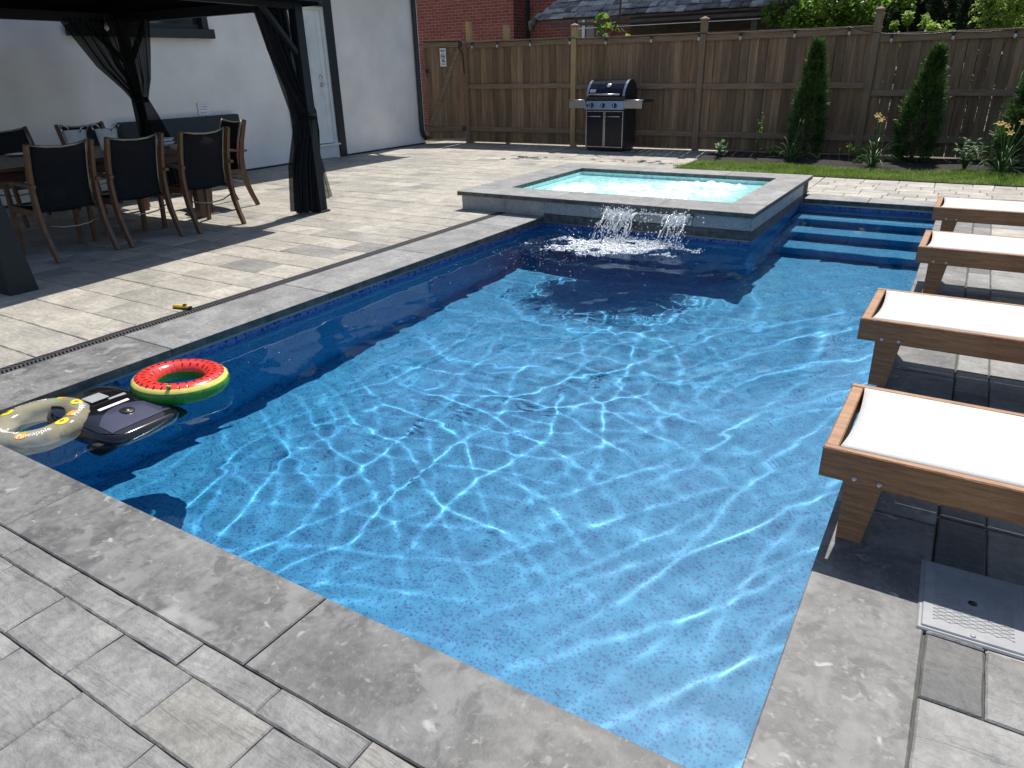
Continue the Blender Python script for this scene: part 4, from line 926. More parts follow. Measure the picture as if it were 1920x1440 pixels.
b = MB(); b.lathe([(.033, 0), (.036, .10), (.034, .10), (.031, .008), (.001, .007)], "clear_vinyl", 20); o = tag(b.build("tumbler"), "clear tumbler beside the ice buckets", "glass"); o.location = (-7.48, 4.47, TT)
# cushion on the end chair
cu = thing("cushion", "cream and red cushion standing on the end chair", "cushion", (-7.38, 5.36, .60)); cu.rotation_euler = (R_(72), R_(6), R_(-20))
def pil(u, v, s): x, y = 2 * u - 1, 2 * v - 1; e = max(0, (1 - abs(x) ** 3) * (1 - abs(y) ** 3)) ** .6; k = .19; return (x * k * (1 - .06 * (1 - y * y) * 0 - .05 * y * y * 0), y * k, s * .075 * e)
b = MB(); b.grid(18, 18, lambda u, v: pil(u, v, 1), "linen"); b.build("front", cu)
b = MB(); b.grid(18, 18, lambda u, v: pil(u, v, -1), "red_print"); b.build("back", cu)
b = MB(); k = .19; b.tube([(-k, -k, 0), (k, -k, 0), (k, k, 0), (-k, k, 0), (-k, -k, 0)], .005, "red_print", 6); b.build("piping", cu)
# outdoor bench against the wall
so = thing("outdoor_sofa", "low dark grey outdoor sofa against the house wall below the window", "sofa", (-9.50, 6.85, 0))
b = MB(); b.box((-.43, -.98, .30), (-.31, .98, .875), "sofa", bev=.02); b.build("backrest", so)
b = MB(); b.box((-.42, -.98, .06), (.18, .50, .298), "sofa", bev=.015); b.build("base", so)
for k in (0, 1): b = MB(); b.box((-.305, -.97 + k * .735, .30), (.18, -.24 + k * .735, .44), "sofa", bev=.03); b.build("seat_cushion", so)

# ------------------------------------------------------------------ fence and gate
FY = 13.10
fence = thing("fence", "tall weathered board fence of long bays with capped posts behind the lawn and grill", "fence", (-4, FY, 0))
def fb(b, name, parent=None, root=None):
    root = root or fence; b.v = [(x - root.location.x, y - root.location.y, z) for x, y, z in b.v]; return b.build(name, parent or root)
POSTS = [(-9.16, 1.93, "fence_post"), (-6.68, 2.10, "fence_post"), (-4.24, 2.09, "fence_post"), (-1.57, 2.09, "fence_post"), (1.05, 2.0, "fence_post"), (3.6, 2.0, "fence_post"), (6.1, 2.0, "fence_post"), (8.6, 2.0, "fence_post")]
for k, (x, h, m) in enumerate(POSTS):
    b = MB(); hw = .052; b.box((x - hw, FY - .055, -.05), (x + hw, FY + .049, h), "fresh_post" if k == 1 else m, bev=.004); o = fb(b, "post")
    if k > 0:
        b = MB(); c = .066; b.box((x - c, FY - .003 - c, h), (x + c, FY - .003 + c, h + .022), "rail_wood", bev=.003)
        b.add([(x - c, FY - .003 - c, h + .022), (x + c, FY - .003 - c, h + .022), (x + c, FY - .003 + c, h + .022), (x - c, FY - .003 + c, h + .022), (x, FY - .003, h + .06)], [(0, 1, 4), (1, 2, 4), (2, 3, 4), (3, 0, 4)], "rail_wood"); fb(b, "post_cap", o)
rf = random.Random(11)
for k in range(len(POSTS) - 1):
    x0, x1 = POSTS[k][0] + .054, POSTS[k + 1][0] - .054; top = [1.93, 1.905, 1.89, 1.775, 1.775, 1.775, 1.775][k]; dz = top - 1.91
    b = MB(); x = x0
    while x < x1 - .02:
        w = rf.choice([.138, .14, .142, .137]); xe = min(x + w, x1); t = (rf.random(), rf.random(), rf.random()); ln = rf.uniform(-.002, .002)
        b.hexa([(x, FY + .019 + ln, .03 + rf.uniform(0, .02)), (xe, FY + .019 - ln, .03 + rf.uniform(0, .02)), (xe, FY + .036 - ln, .03), (x, FY + .036 + ln, .03), (x + rf.uniform(-.001, .001), FY + .019, top - .02), (xe + rf.uniform(-.002, .001), FY + .019, top - .02), (xe, FY + .036, top - .02), (x, FY + .036, top - .02)], "fence_wood", tone=t)
        x = xe + (rf.uniform(.004, .006) if rf.random() < .6 else rf.uniform(.008, .013) if k > 1 else rf.uniform(.005, .009))
    fb(b, "boards")
    for (z0, z1) in ((.235, .325), (1.035 + dz, 1.125 + dz), (top - .115, top - .021)):
        b = MB(); b.box((x0 - .002, FY - .026, z0), (x1 + .002, FY + .0165, z1), "rail_wood", bev=.003); fb(b, "rail")
    b = MB(); b.box((x0 - .002, FY - .050, top - .0195), (x1 + .002, FY + .075, top + .002), "rail_wood", bev=.003); fb(b, "cap_board")
for x, h in ((-8.25, 2.20), (-9.14, 2.30)):
    o = thing("fence_post", "pale unweathered post standing above the fence, %s" % ("beside the gate" if x < -9 else "to the right of the gate post"), "post", (x, FY + .12, 0))
    b = MB(); b.box((-.05, -.04, -.05), (.05, .06, h), "fresh_post", bev=.004); b.build("shaft", o)
    b = MB(); b.box((-.051, -.041, h), (.051, .061, h + .004), "fresh_post"); b.build("top", o)
# gate between the house corner and the fence post
ga, gbp = Vector((-9.90, 12.66)), Vector((-9.235, 13.05)); gl = (gbp - ga).length; ang = math.atan2(gbp.y - ga.y, gbp.x - ga.x)
gate = thing("gate", "board gate with a diagonal brace and black latch beside the house corner", "gate", (ga.x, ga.y, 0), ang)
b = MB(); x = 0.0
while x < gl - .02:
    xe = min(x + .139, gl); t = (rf.random(), rf.random(), rf.random()); b.box((x, .019, .09), (xe, .036, 1.96), "fence_wood", tone=t); x = xe + .003
b.build("boards", gate)
for z0, z1 in ((.24, .33), (1.845, 1.94)): b = MB(); b.box((0, -.018, z0), (gl, .018, z1), "rail_wood", bev=.003); b.build("rail", gate)
b = MB(); b.bar([(.06, 0, .36), (gl - .06, 0, 1.81)], .034, .085, "rail_wood", side=(0, 1, 0)); b.build("brace", gate)
b = MB(); b.box((0, -.04, 1.961), (gl, .06, 1.98), "rail_wood", bev=.003); b.build("cap_board", gate)
for z in (1.90, .29):
    b = MB(); b.box((gl - .05, -.026, z - .05), (gl + .02, -.019, z + .05), "plastic_black"); b.tube([(gl + .02, -.022, z - .05), (gl + .02, -.022, z + .05)], .009, "plastic_black", 8); b.build("hinge", gate)
b = MB(); b.box((.02, -.035, 1.38), (.09, .018, 1.45), "plastic_black", bev=.004); b.tube([(.05, -.045, 1.42), (.05, -.045, 1.30)], .008, "plastic_black", 8); b.build("latch", gate)
b = MB(); b.tube([(gl - .02, -.03, 1.85), (gl + .03, -.04, 1.7), (gl + .045, -.04, 1.45), (gl + .05, -.03, 1.35)], .012, "plastic_black", 6); b.build("strap", gate)
sg = thing("sign", "small white warning sign with a black ring symbol on the gate", "sign", (0, 0, 0)); sg.location = (ga.x + math.cos(ang) * .40 + math.sin(ang) * .021, ga.y + math.sin(ang) * .40 - math.cos(ang) * .021, 1.66); sg.rotation_euler = (0, 0, ang)
b = MB(); b.box((-.062, -.004, -.17), (.062, .0, .17), "white_plain", bev=.0015); b.build("plate", sg)
Mr = Matrix.Translation((0, -.0048, .02)) @ Matrix.Rotation(PI / 2, 4, 'X')
b = MB(); n = 28; vs = [Mr @ Vector((.044 * math.cos(2 * PI * k / n), .052 * math.sin(2 * PI * k / n), 0)) for k in range(n)] + [Mr @ Vector((.033 * math.cos(2 * PI * k / n), .041 * math.sin(2 * PI * k / n), 0)) for k in range(n)]
b.add(vs, [(k, (k + 1) % n, n + (k + 1) % n, n + k) for k in range(n)], "ink"); b.add([Mr @ Vector(v) for v in ((-.03, .022, 0), (-.022, .03, 0), (.03, -.022, 0), (.022, -.03, 0))], [(0, 1, 2, 3)], "ink")
b.add([Mr @ Vector(v) for v in ((-.02, -.01, .0003), (.02, -.014, .0003), (.024, .004, .0003), (-.004, .016, .0003), (-.024, .006, .0003))], [(0, 1, 2, 3, 4)], "ink"); b.build("symbol", sg)
b = MB()
for (x0, x1, z0, z1) in ((-.048, .048, .125, .140), (-.04, .04, .100, .112), (-.03, .03, -.065, -.045), (-.02, .035, -.085, -.07), (-.05, .05, -.108, -.100), (-.035, .04, -.135, -.126)): b.add([(x0, -.0047, z0), (x1, -.0047, z0), (x1, -.0047, z1), (x0, -.0047, z1)], [(0, 1, 2, 3)], "ink")
b.build("lettering", sg)
# string lights along the fence cap
sl = thing("string_lights", "black string of small drop bulbs along the fence top", "lights", (-4, FY - .065, 1.9))
pts = []; bx = [-8.95, -8.35, -7.6, -6.75, -6.02, -5.15, -4.30, -3.6, -2.75, -1.95, -1.35, -.55, .2]
zt = lambda x: (1.93 if x < -6.68 else 1.905 if x < -4.24 else 1.89 if x < -1.57 else 1.775) - .01
for x0, x1 in zip(bx, bx[1:]):
    for q in range(8): t = q / 8; pts.append((x0 + (x1 - x0) * t + 4, 0, zt(x0) * (1 - t) + zt(x1) * t - 1.9 - .02 * math.sin(PI * t)))
b = MB(); b.tube(pts, .005, "plastic_black", 5); b.build("wire", sl)
for x in bx:
    b = MB(); b.tube([(x + 4, -.004, zt(x) - 1.9), (x + 4, -.004, zt(x) - 1.955)], .016, "plastic_black", 8); o = b.build("socket", sl)
    b = MB(); b.lathe([(.012, 0), (.021, -.02), (.023, -.038), (.014, -.06), (.002, -.066)], "bulb_glass", 10, (x + 4, -.004, zt(x) - 1.956)); b.build("bulb", o)

# ------------------------------------------------------------------ gas grill
gr = thing("gas_grill", "black gas grill with steel side shelves and two cabinet doors against the fence", "grill", (-5.72, 12.43, 0), R_(-2))
def gb2(name, f, parent=None): b = MB(); f(b); return b.build(name, parent or gr)
gb2("cabinet", lambda b: (b.box((-.375, .012, .06), (.375, .50, .70), "grill_cast", bev=.004), b.box((-.36, .03, .03), (.36, .48, .059), "plastic_black")))
for s in (-1, 1):
    x0, x1 = sorted((s * .006, s * .368))
    def door(b):
        b.box((x0, -.012, .075), (x1, .011, .69), "grill_enamel", bev=.003)
    d = gb2("door", door)
    def trim(b):
        t = .012
        b.box((x0 - .001, -.0165, .074), (x0 + t, -.0125, .691), "steel"); b.box((x1 - t, -.0165, .074), (x1 + .001, -.0125, .691), "steel"); b.box((x0 + t, -.0165, .074), (x1 - t, -.0125, .074 + t), "steel"); b.box((x0 + t, -.0165, .691 - t), (x1 - t, -.0125, .691), "steel")
    gb2("trim", trim, d)
    gb2("handle", lambda b: (b.tube([(x0 + .03, -.045, .60), (x1 - .05, -.045, .60)], .009, "steel", 8), b.tube([(x0 + .05, -.045, .60), (x0 + .05, -.012, .60)], .006, "steel", 6), b.tube([(x1 - .07, -.045, .60), (x1 - .07, -.012, .60)], .006, "steel", 6)), d)
gb2("control_panel", lambda b: b.hexa([(-.385, -.05, .715), (.385, -.05, .715), (.385, .05, .715), (-.385, .05, .715), (-.385, -.005, .855), (.385, -.005, .855), (.385, .05, .855), (-.385, .05, .855)], "steel"))
Mk = Matrix.Rotation(R_(72), 4, 'X')
for x, r in ((-.345, .018), (-.255, .036), (-.03, .036), (.20, .036)):
    def kn(b):
        M = Matrix.Translation((x, -.030, .785)) @ Mk
        b.lathe([(r * 1.15, .0), (r * 1.15, .006), (r, .008), (r * .95, .030), (r * .5, .034), (.001, .034)], "plastic_black", 18, M=M); b.box((-.006, -r * .9, .030), (.006, r * .9, .046), "chrome", M=M, bev=.002)
    gb2("knob", kn)
gb2("firebox", lambda b: b.hexa([(-.36, .052, .70), (.36, .052, .70), (.36, .50, .70), (-.36, .50, .70), (-.372, .02, .925), (.372, .02, .925), (.372, .53, .925), (-.372, .53, .925)], "grill_cast"))
prof = [(.0, .93), (.012, .99), (.05, 1.06), (.115, 1.135), (.19, 1.185), (.27, 1.20), (.36, 1.185), (.45, 1.12), (.50, 1.03), (.515, .93)]
def lidf(b):
    n = len(prof); x = .335
    b.add([(-x, y, z) for y, z in prof] + [(x, y, z) for y, z in prof], [(i, n + i, n + i + 1, i + 1) for i in range(n - 1)] + [tuple(range(n)), tuple(range(2 * n - 1, n - 1, -1))], "grill_enamel")
ld = gb2("lid", lidf)
for s in (-1, 1):
    def endc(b):
        n = len(prof); xa, xb = sorted((s * .336, s * .378)); P = [(y - .004, z + .006) for y, z in prof]
        b.add([(xa, y, z) for y, z in P] + [(xb, y, z) for y, z in P], [(i, n + i, n + i + 1, i + 1) for i in range(5)], "steel"); b.add([(xa, y, z) for y, z in P] + [(xb, y, z) for y, z in P], [(i, n + i, n + i + 1, i + 1) for i in range(5, n - 1)] + [tuple(range(n)), tuple(range(2 * n - 1, n - 1, -1))], "grill_cast")
    gb2("lid_end", endc, ld)
gb2("handle", lambda b: (b.tube([(-.31, -.06, .965), (.31, -.06, .965)], .015, "steel", 10), b.tube([(-.27, -.06, .965), (-.27, .012, .975)], .01, "plastic_black", 8), b.tube([(.27, -.06, .965), (.27, .012, .975)], .01, "plastic_black", 8)), ld)
Mt = Matrix.Translation((.035, .082, 1.105)) @ Matrix.Rotation(R_(43), 4, 'X')
gb2("thermometer", lambda b: (b.lathe([(.046, 0), (.046, .012), (.040, .016)], "chrome", 24, M=Mt), b.lathe([(.038, .0155), (.037, .0175)], "porcelain", 24, M=Mt), b.box((-.003, -.005, .0176), (.028, .005, .019), "ink", M=Mt)), ld)
Mb = Matrix.Translation((-.255, .020, 1.020)) @ Matrix.Rotation(R_(62), 4, 'X')
bd = gb2("badge", lambda b: b.box((-.055, -.026, 0), (.055, .026, .005), "porcelain", M=Mb, bev=.001), ld)
V, F = text_mesh("weber", .034); b = MB(); b.add([Mb @ Vector((x, y, .0056)) for x, y, _ in V], F, "ink"); b.build("lettering", bd)
for s in (-1, 1):
    xa, xb = (-.70, -.388) if s < 0 else (.388, .72)
    sh = gb2("side_shelf", lambda b: (b.box((xa, -.03, .832), (xb, .47, .868), "grill_cast", bev=.004), b.box((xa - .006 * (s < 0), -.046, .735), (xb + .006 * (s > 0), -.031, .862), "steel", bev=.004)))
    gb2("edge", lambda b: b.tube([(xa - .03 * (s < 0), -.044, .872), (xb + .03 * (s > 0), -.044, .872)], .010, "steel", 8), sh)
for x in (-.32, .32):
    for y in (.06, .44): gb2("caster", lambda b: (b.tube([(x - .014, y, .03), (x + .014, y, .03)], .03, "rubber", 14)))

# ------------------------------------------------------------------ planting
b = MB(); nx, ny = 140, 30
def bedz(x, y): return .012 + .035 * math.sin(PI * min(1, max(0, (y - 11.45) / 1.6))) + .012 * math.sin(5 * x + 3 * y) * math.sin(4 * y - 2 * x)
b.grid(nx, ny, lambda u, v: (-3.72 + 11.7 * u, 11.35 + 1.75 * v, bedz(-3.72 + 11.7 * u, 11.35 + 1.75 * v)), "mulch"); b.build("garden_bed", kind="structure")
b = MB(); b.add([(-3.72, 10.53, .004), (8, 10.53, .004), (8, 11.5, .004), (-3.72, 11.5, .004)], [(0, 1, 2, 3)], "soil"); b.build("lawn_soil", kind="structure")
ng = 40000; X = rng.uniform(-3.72, 6.2, ng); Y = rng.uniform(10.53, 11.45, ng); Y += .05 * np.sin(3 * X) * (Y > 11); ht = rng.uniform(.025, .065, ng) * (1 + .35 * np.sin(2.3 * X + 4 * Y)); a = rng.uniform(0, 2 * PI, ng); ln = rng.normal(0, .025, (ng, 2))
wv = np.stack([np.cos(a), np.sin(a), np.zeros(ng)], 1) * .0028; base = np.stack([X, Y, np.full(ng, .003)], 1); mid = base + np.stack([ln[:, 0] * .4, ln[:, 1] * .4, ht * .6], 1); tip = base + np.stack([ln[:, 0], ln[:, 1], ht], 1)
V = np.stack([base - wv, base + wv, mid + wv * .8, mid - wv * .8, tip - wv * .1, tip + wv * .1], 1).reshape(-1, 3); k = np.arange(ng)[:, None] * 6
nmesh("grass", V, np.concatenate([k + [0, 1, 2, 3], k + [3, 2, 5, 4]]), "grass_blade", kind="stuff", label="strip of cut green lawn between the paving and the planting bed", cat="lawn")

def leaf_quads(C, N, U, ln, wd):
    """leaf blades: centres C, normals N, long axis U"""
    U = U / np.linalg.norm(U, axis=1, keepdims=True); Sd = np.cross(U, N); Sd /= np.linalg.norm(Sd, axis=1, keepdims=True) + 1e-9
    ln = np.broadcast_to(ln, len(C))[:, None]; wd = np.broadcast_to(wd, len(C))[:, None]
    dip = np.array([0, 0, -1.]) * ln * .12
    V = np.stack([C - U * ln / 2, C + Sd * wd / 2, C + U * ln / 2 + dip, C - Sd * wd / 2], 1).reshape(-1, 3)
    k = np.arange(len(C))[:, None] * 4; return V, k + [0, 1, 2, 3]
def rdir(n, up=0.0):
    d = rng.normal(0, 1, (n, 3)); d[:, 2] += up; return d / np.linalg.norm(d, axis=1, keepdims=True)
def cedar(name, lb, x, y, h, r, n, lean=(0, 0), m="cedar", grp="cedar shrubs along the fence"):
    o = thing(name, lb, "shrub", (x, y, 0), group=grp)
    ns = n // 9
    t = rng.random(ns) ** .75; ang = rng.uniform(0, 2 * PI, ns)
    prof = np.interp(t, [0, .05, .22, .5, .75, .92, 1], [.62, .90, 1, .74, .42, .14, .02]) * r
    s1, s2, s3 = rng.uniform(0, 6.28, 3)
    lump = 1 + .20 * np.sin(4 * ang + 7 * t + s1) * np.sin(12 * t + 2 * ang + s2) + .13 * np.sin(9 * ang - 25 * t + s3)
    rad = prof * lump * (1 - .45 * rng.random(ns) ** 2)
    C0 = np.stack([np.cos(ang) * rad + lean[0] * t * t, np.sin(ang) * rad + lean[1] * t * t, .05 + t * (h - .10)], 1)
    out = np.stack([np.cos(ang), np.sin(ang), .55 + .9 * t + rng.normal(0, .25, ns)], 1) + rng.normal(0, .28, (ns, 3)); out /= np.linalg.norm(out, axis=1, keepdims=True)
    side = np.cross(out, rdir(ns)); side /= np.linalg.norm(side, axis=1, keepdims=True); nrm = np.cross(out, side)
    L0 = rng.uniform(.07, .15, ns) * (.6 + .6 * r / .35); CC, UU, NN, LL = [], [], [], []
    for k in range(9):
        q = (k + .5) / 9; sg_ = (1 if k % 2 else -1); fan = (1 - .6 * q)
        d_ = out * (.45 + .5 * q) + side * sg_ * fan * .75; CC.append(C0 + out * (L0 * q)[:, None] + side * (sg_ * L0 * .22 * fan)[:, None]); UU.append(d_ + rng.normal(0, .1, (ns, 3))); NN.append(nrm + rng.normal(0, .3, (ns, 3))); LL.append(L0 * (.55 - .2 * q))
    LL = np.concatenate(LL); V, F = leaf_quads(np.concatenate(CC), np.concatenate(NN), np.concatenate(UU), LL, LL * rng.uniform(.22, .42, len(LL)))
    nmesh("foliage", V, F, m, o)
    b = MB(); b.tube([(0, 0, 0), (lean[0] * .3, lean[1] * .3, h * .5), (lean[0] * .8, lean[1] * .8, h * .88)], [.028, .018, .005], "bark", 7); b.build("trunk", o)
    return o
cedar("cedar_shrub", "dark green cedar shrub nearest the grill, first of the row along the fence", -2.26, 12.42, 1.70, .225, 15000)
cedar("cedar_shrub", "leaning dark green cedar shrub, middle of the three along the fence", -.74, 12.35, 1.56, .25, 15000, lean=(.10, 0))
cedar("cedar_shrub", "cedar shrub at the right picture edge, behind the tallest daylily", .66, 12.15, 1.85, .36, 20000, lean=(.10, 0))
def daylily(x, y, lb, hs, n=38, L=.5):
    o = thing("daylily", lb, "flower", (x, y, .015), group="daylilies in the bed")
    b = MB()
    for k in range(n):
        a = rng.uniform(0, 2 * PI); l = L * rng.uniform(.6, 1.15); rr = rng.uniform(0, .03); up = rng.uniform(.45, 1.0); pts = []
        for q in range(7): t = q / 6; d = rr + l * (.75 * t * (1.25 - up) + .32 * t * t); pts.append((math.cos(a) * d, math.sin(a) * d, l * (up * 1.15 * t - (.75 - .35 * up) * t * t * t)))
        b.bar(pts, [.012, .013, .012, .011, .009, .006, .001], .0015, "strap_leaf", side=(-math.sin(a), math.cos(a), 0))
    b.build("leaves", o)
    for (dx, dy, h, kind) in hs:
        b = MB(); b.tube([(0, 0, 0), (dx * .35, dy * .35, h * .55), (dx, dy, h)], [.006, .005, .004], "strap_leaf", 6); st = b.build("stem", o)
        b = MB()
        if kind == 'f':
            tilt = Matrix.Translation((dx, dy, h)) @ Matrix.Rotation(rng.uniform(.5, 1.1), 4, 'X') @ Matrix.Rotation(rng.uniform(-.5, .5), 4, 'Y')
            for p in range(6):
                a = 2 * PI * p / 6; ca, sa = math.cos(a), math.sin(a); vs = []
                for (d, z, w) in ((.004, -.01, .003), (.014, .024, .008), (.031, .041, .012), (.048, .040, .007), (.055, .030, .001)):
                    vs += [tilt @ Vector((ca * d - sa * w, sa * d + ca * w, z)), tilt @ Vector((ca * d + sa * w, sa * d - ca * w, z))]
                b.add(vs, [(2 * i, 2 * i + 1, 2 * i + 3, 2 * i + 2) for i in range(4)], "petal", True)
        else: b.lathe([(.003, 0), (.007, .015), (.006, .035), (.001, .05)], "petal_pale", 8, (dx, dy, h))
        b.build("flower" if kind == 'f' else "bud", st)
daylily(-2.32, 11.80, "daylily with pale closed buds in front of the first cedar", [(.06, .0, .58, 'b'), (.11, -.02, .57, 'b')], 44)
daylily(-1.17, 11.62, "daylily with one orange bloom between the first and middle cedars", [(.02, .02, .62, 'f'), (-.03, .0, .67, 'f'), (.04, -.03, .60, 'b')], 40)
daylily(.36, 11.36, "daylily with several yellow orange blooms at the right edge", [(-.06, .02, .58, 'f'), (.0, -.03, .50, 'f'), (.10, .03, .62, 'f'), (.18, .0, .53, 'f'), (-.12, .02, .60, 'f'), (.03, .03, .57, 'b'), (.12, .05, .70, 'b')], 54, .58)
def leafy(name, lb, cat, x, y, h, spread, n, m, L, W, stems=7, grp=None, flat=.3):
    o = thing(name, lb, cat, (x, y, .01), group=grp); b = MB(); C = []; U = []
    for k in range(stems):
        a = rng.uniform(0, 2 * PI); sp_ = spread * rng.uniform(.3, 1); hh = h * rng.uniform(.6, 1); p = [(math.cos(a) * sp_ * t ** 1.3, math.sin(a) * sp_ * t ** 1.3, hh * t) for t in (0, .35, .7, 1)]
        b.tube(p, [.006, .005, .004, .002], "strap_leaf", 5)
        for q in range(n // stems):
            t = rng.uniform(.25, 1); i = min(2, int(t * 3)); c = np.array([math.cos(a) * sp_ * t ** 1.3, math.sin(a) * sp_ * t ** 1.3, hh * t]); d = rdir(1)[0]; d[2] = abs(d[2]) * .5; C.append(c + d * L * .55); U.append(d)
    b.build("stem", o); C, U = np.array(C), np.array(U); nn = rdir(len(C), 2.2)
    V, F = leaf_quads(C, nn, U, rng.uniform(.7, 1.2, len(C)) * L, rng.uniform(.7, 1.2, len(C)) * W); nmesh("leaves", V, F, m, o); return o
leafy("hosta", "low plant with broad pale leaves at the left end of the bed", "plant", -3.42, 11.95, .30, .18, 42, "leaf_pale", .11, .065, 9)
leafy("sapling", "thin upright sapling with sparse leaves beside the broad leaved plant", "plant", -2.92, 12.15, .72, .10, 60, "leaf", .05, .022, 4)
leafy("shrub", "small bright leaved bush between the middle and right cedars", "shrub", -.05, 11.72, .42, .22, 190, "leaf_pale", .075, .032, 18)
leafy("low_plant", "low dark leafy plant at the foot of the second fence post from the right", "plant", -1.42, 12.2, .34, .25, 90, "leaf", .08, .04, 9)
leafy("low_plant", "low dark leafy plant in the shade between sapling and first cedar", "plant", -2.72, 12.35, .26, .18, 60, "leaf", .07, .03, 7)

# ------------------------------------------------------------------ beyond the fence
bh = thing("brick_house", "old red brick house behind the fence", "house", (-11, 19, 0))
def bb(b, name, parent=None): b.v = [(x + 11, y - 19, z) for x, y, z in b.v]; return b.build(name, parent or bh)
b = MB(); b.box((-22, 17.6, -.05), (-10.75, 26, 6.0), "brick"); b.box((-10.749, 18.3, -.05), (-3.0, 25, 6.0), "brick"); bb(b, "wall")
b = MB(); b.box((-10.74, 18.22, 0), (-10.66, 18.295, 6), "charcoal"); bb(b, "downspout")
b = MB(); b.hexa([(-22.5, 17.2, 6.01), (-2.6, 17.2, 6.01), (-2.6, 26.5, 6.01), (-22.5, 26.5, 6.01), (-20, 21, 8.4), (-5, 21, 8.4), (-5, 22.5, 8.4), (-20, 22.5, 8.4)], "shingle"); bb(b, "roof")
b = MB(); b.box((-9.35, 18.22, 1.2), (-9.27, 18.299, 2.9), "charcoal"); b.box((-8.75, 18.22, 1.2), (-8.67, 18.299, 2.9), "charcoal"); b.box((-9.27, 18.24, 2.82), (-8.75, 18.299, 2.9), "charcoal"); b.box((-9.09, 18.23, 1.2), (-9.01, 18.298, 2.82), "white_plain"); wn_ = bb(b, "window")
b = MB(); b.box((-9.269, 18.27, 1.2), (-8.751, 18.2975, 2.819), "glass_dark"); bb(b, "pane", wn_)

sh = thing("garden_shelter", "weathered open garden shelter with a black shingle roof behind the fence", "shelter", (-6.2, 16, 0))
def sb(b, name, parent=None): b.v = [(x + 6.2, y - 16, z) for x, y, z in b.v]; return b.build(name, parent or sh)
rs = random.Random(4)
b = MB(); xa, xb, ya, za = -8.75, -3.55, 15.25, 2.36                # roof: overlapping courses of ragged shingles
for c in range(9):
    y0 = ya + c * .17; z0 = za + c * .115; x = xa + .10 * c + rs.uniform(-.1, 0)
    while x < xb - .02 * c:
        w = rs.uniform(.13, .34); t = (rs.random(), rs.random(), rs.random()); d = rs.uniform(-.02, .02); zz = rs.uniform(0, .03)
        b.hexa([(x, y0 + d, z0 + .012 + zz), (x + w - .008, y0 + d + rs.uniform(-.012, .012), z0 + .012 + zz), (x + w - .008, y0 + .26, z0 + .165), (x, y0 + .26, z0 + .165), (x, y0 + d, z0 + .034 + zz), (x + w - .008, y0 + d, z0 + .034 + zz * 1.5), (x + w - .008, y0 + .26, z0 + .178), (x, y0 + .26, z0 + .178)], "shingle", tone=t)
        x += w
sb(b, "shingles")
b = MB(); b.hexa([(xa + .05, ya + .04, za - .03), (xb, ya + .04, za - .03), (xb, ya + 1.6, za + 1.0), (xa + .9, ya + 1.6, za + 1.0), (xa + .05, ya + .04, za + .005), (xb, ya + .04, za + .005), (xb, ya + 1.6, za + 1.04), (xa + .9, ya + 1.6, za + 1.04)], "shed_wood"); sb(b, "roof_deck")
b = MB(); b.bar([(xa + .35, ya + .12, za - .10), (xb + .1, ya + .12, za - .10)], .06, .13, "shed_wood"); sb(b, "fascia")
b = MB(); b.bar([(xa + 1.0, ya + .06, za - .185), (xb + .1, ya + .06, za - .185)], .012, .02, "white_plain"); sb(b, "trim_strip")
b = MB(); b.tube([(xa + .02, ya - .02, za + .02), (xa - .10, ya + .0, za - .04), (xa - .12, ya + .05, za - .16)], [.07, .08, .06], "shingle", 8); sb(b, "eave_end")
for x in (-7.9, -7.25, -4.0): b = MB(); b.box((x - .06, ya + .08, -.05), (x + .06, ya + .20, za - .17), "shed_wood"); sb(b, "post")
b = MB(); b.box((-7.3, ya + 1.9, -.05), (-3.3, ya + 1.95, 2.6), "shed_wood"); sb(b, "shade_panel")  # added dark panel, standing for the shade under the shelter roof
b = MB(); b.bar([(-7.2, ya + 1.2, 2.02), (-3.6, ya + 1.2, 2.02)], .04, .10, "rail_wood"); sb(b, "crossbeam")
tp_ = thing("tarp", "blue grey tarpaulin slung over poles beside the shelter roof", "tarp", (-3.45, 15.2, 2.52))
b = MB(); b.grid(12, 10, lambda u, v: (-.42 + .9 * u, -.3 + .6 * v, .42 - .34 * (2 * v - 1) ** 2 * 0 - .33 * abs(2 * u - 1) ** 2.2), "tarp"); b.build("cloth", tp_, solid=.01)
b = MB(); b.tube([(-.1, 0, -2.56), (-.1, 0, .3)], .02, "shed_wood", 6); b.build("pole", tp_)

def tree(name, lb, x, y, h, cz, rx, ry, rz, n, m, L, W, clumps=26, grp=None, droop=0.0, cat="tree"):
    o = thing(name, lb, cat, (x, y, -.05), group=grp); cen = []
    while len(cen) < clumps:
        p = rng.uniform(-1, 1, 3)
        if .25 < np.linalg.norm(p) < 1: cen.append(p * [rx, ry, rz] + [0, 0, cz])
    cen = np.array(cen); b = MB(); b.tube([(0, 0, 0), (.05, .03, cz * .5), (0, 0, cz)], [.10, .08, .05], "bark", 8)
    for c in cen[:14]: b.tube([(0, 0, cz * .45), tuple(c * .55 + np.array([0, 0, cz * .25])), tuple(c)], [.035, .022, .006], "bark", 5)
    b.build("trunk", o)
    idx = rng.integers(0, clumps, n); sz = rng.uniform(.16, .34, clumps)[idx][:, None] * min(rx, ry, rz) * 1.5
    d = rdir(n); C = cen[idx] + d * sz * rng.random((n, 1)) ** .45; U = rdir(n); U[:, 2] = U[:, 2] * .5 - droop
    V, F = leaf_quads(C, rdir(n, 1.2), U, rng.uniform(.7, 1.25, n) * L, rng.uniform(.7, 1.25, n) * W); nmesh("crown", V, F, m, o); return o
tree("leafy_tree", "bushy broadleaf tree rising behind the fence right of the shelter", -2.55, 15.0, 3.2, 2.45, 1.15, .8, .95, 9000, "leaf", .095, .05, 34)
tree("small_tree", "small bright leaved tree just behind the fence post between the cedars", -1.15, 14.3, 2.2, 1.85, .42, .3, .40, 900, "leaf_bright", .085, .045, 14)
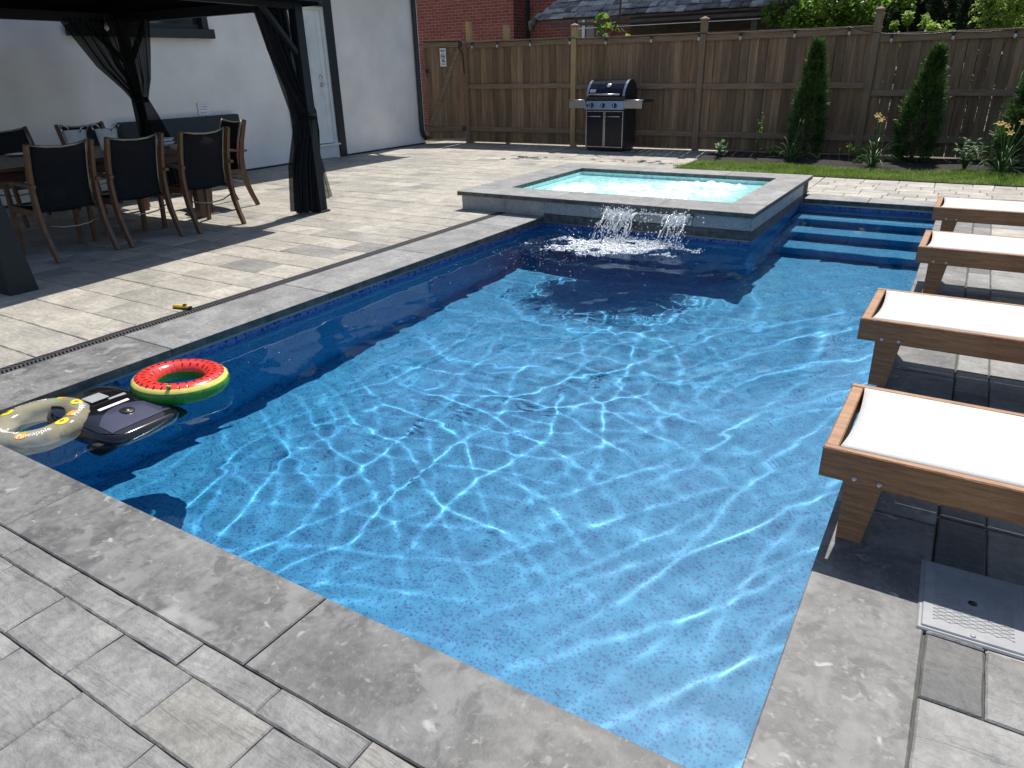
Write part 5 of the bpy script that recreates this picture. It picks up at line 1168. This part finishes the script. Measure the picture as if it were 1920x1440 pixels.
tree("sumac_tree", "light green feathery tree behind the fence at the right edge", .75, 15.2, 3.2, 2.4, 1.15, .8, .95, 6500, "leaf_bright", .13, .035, 30, droop=.35)
tree("backdrop_tree", "dark tree standing behind the leafy tree far beyond the fence", -2.2, 19.5, 6, 3.0, 2.2, 1.4, 2.2, 12000, "cedar_far", .16, .09, 40)
tree("backdrop_tree", "dark tree standing behind the light green feathery tree far beyond the fence", 2.2, 19.5, 6, 3.0, 2.6, 1.4, 2.2, 12000, "cedar_far", .16, .09, 40)
tree("backdrop_tree", "dark tree closing the gap between the cedars far beyond the fence", 0.0, 18.6, 6, 3.4, 2.2, 1.2, 2.4, 12000, "cedar_far", .16, .09, 40)
for k, (x, y, h) in enumerate(((-.95, 16.4, 3.2), (-.45, 16.2, 3.0), (.05, 16.6, 3.3), (-1.6, 16.8, 3.0))):
    cedar("cedar_tree", ["dark pointed cedar beyond the fence, just right of the small bright tree", "dark pointed cedar beyond the fence, centre of the dark group", "dark pointed cedar beyond the fence, beside the light green feathery tree", "dark pointed cedar beyond the fence, between the leafy tree and the small tree"][k], x, y, h, .38, 11000, m="cedar_far", grp="dark cedars beyond the fence")
# fig branch reaching over the fence
ft = thing("fig_tree", "slender fig tree with a few large leaves leaning over the fence by the shelter", "tree", (-6.35, 13.75, -.05))
b = MB(); b.tube([(0, 0, 0), (.05, 0, 1.2), (.12, -.02, 1.95), (.30, -.06, 2.35), (.36, -.15, 2.8), (.2, -.35, 3.4), (-.25, -.55, 3.7), (-.7, -.6, 3.75)], [.03, .028, .024, .02, .017, .012, .008, .004], "bark", 7)
b.tube([(.36, -.15, 2.8), (.7, -.35, 3.3), (1.4, -.5, 3.6), (2.1, -.55, 3.7)], [.014, .01, .007, .004], "bark", 6); b.build("trunk", ft)
P = [(-.05 + rng.normal(0, .10), rng.normal(-.05, .06), 2.12 + rng.normal(0, .13)) for k in range(18)] + [(.25 + rng.normal(0, .12), rng.normal(0, .08), 2.08 + rng.normal(0, .12)) for k in range(16)] + \
    [(-.45 + rng.normal(0, .26), -.58 + rng.normal(0, .14), 3.72 + rng.normal(0, .08)) for k in range(36)] + [(1.5 + rng.normal(0, .45), -.5 + rng.normal(0, .12), 3.62 + rng.normal(0, .08)) for k in range(34)]
C = np.array(P); n = len(C); U = rdir(n); U[:, 2] = U[:, 2] * .4 - .3; V, F = leaf_quads(C, rdir(n, 1.0), U, rng.uniform(.10, .19, n), rng.uniform(.08, .14, n)); nmesh("crown", V, F, "leaf", ft)
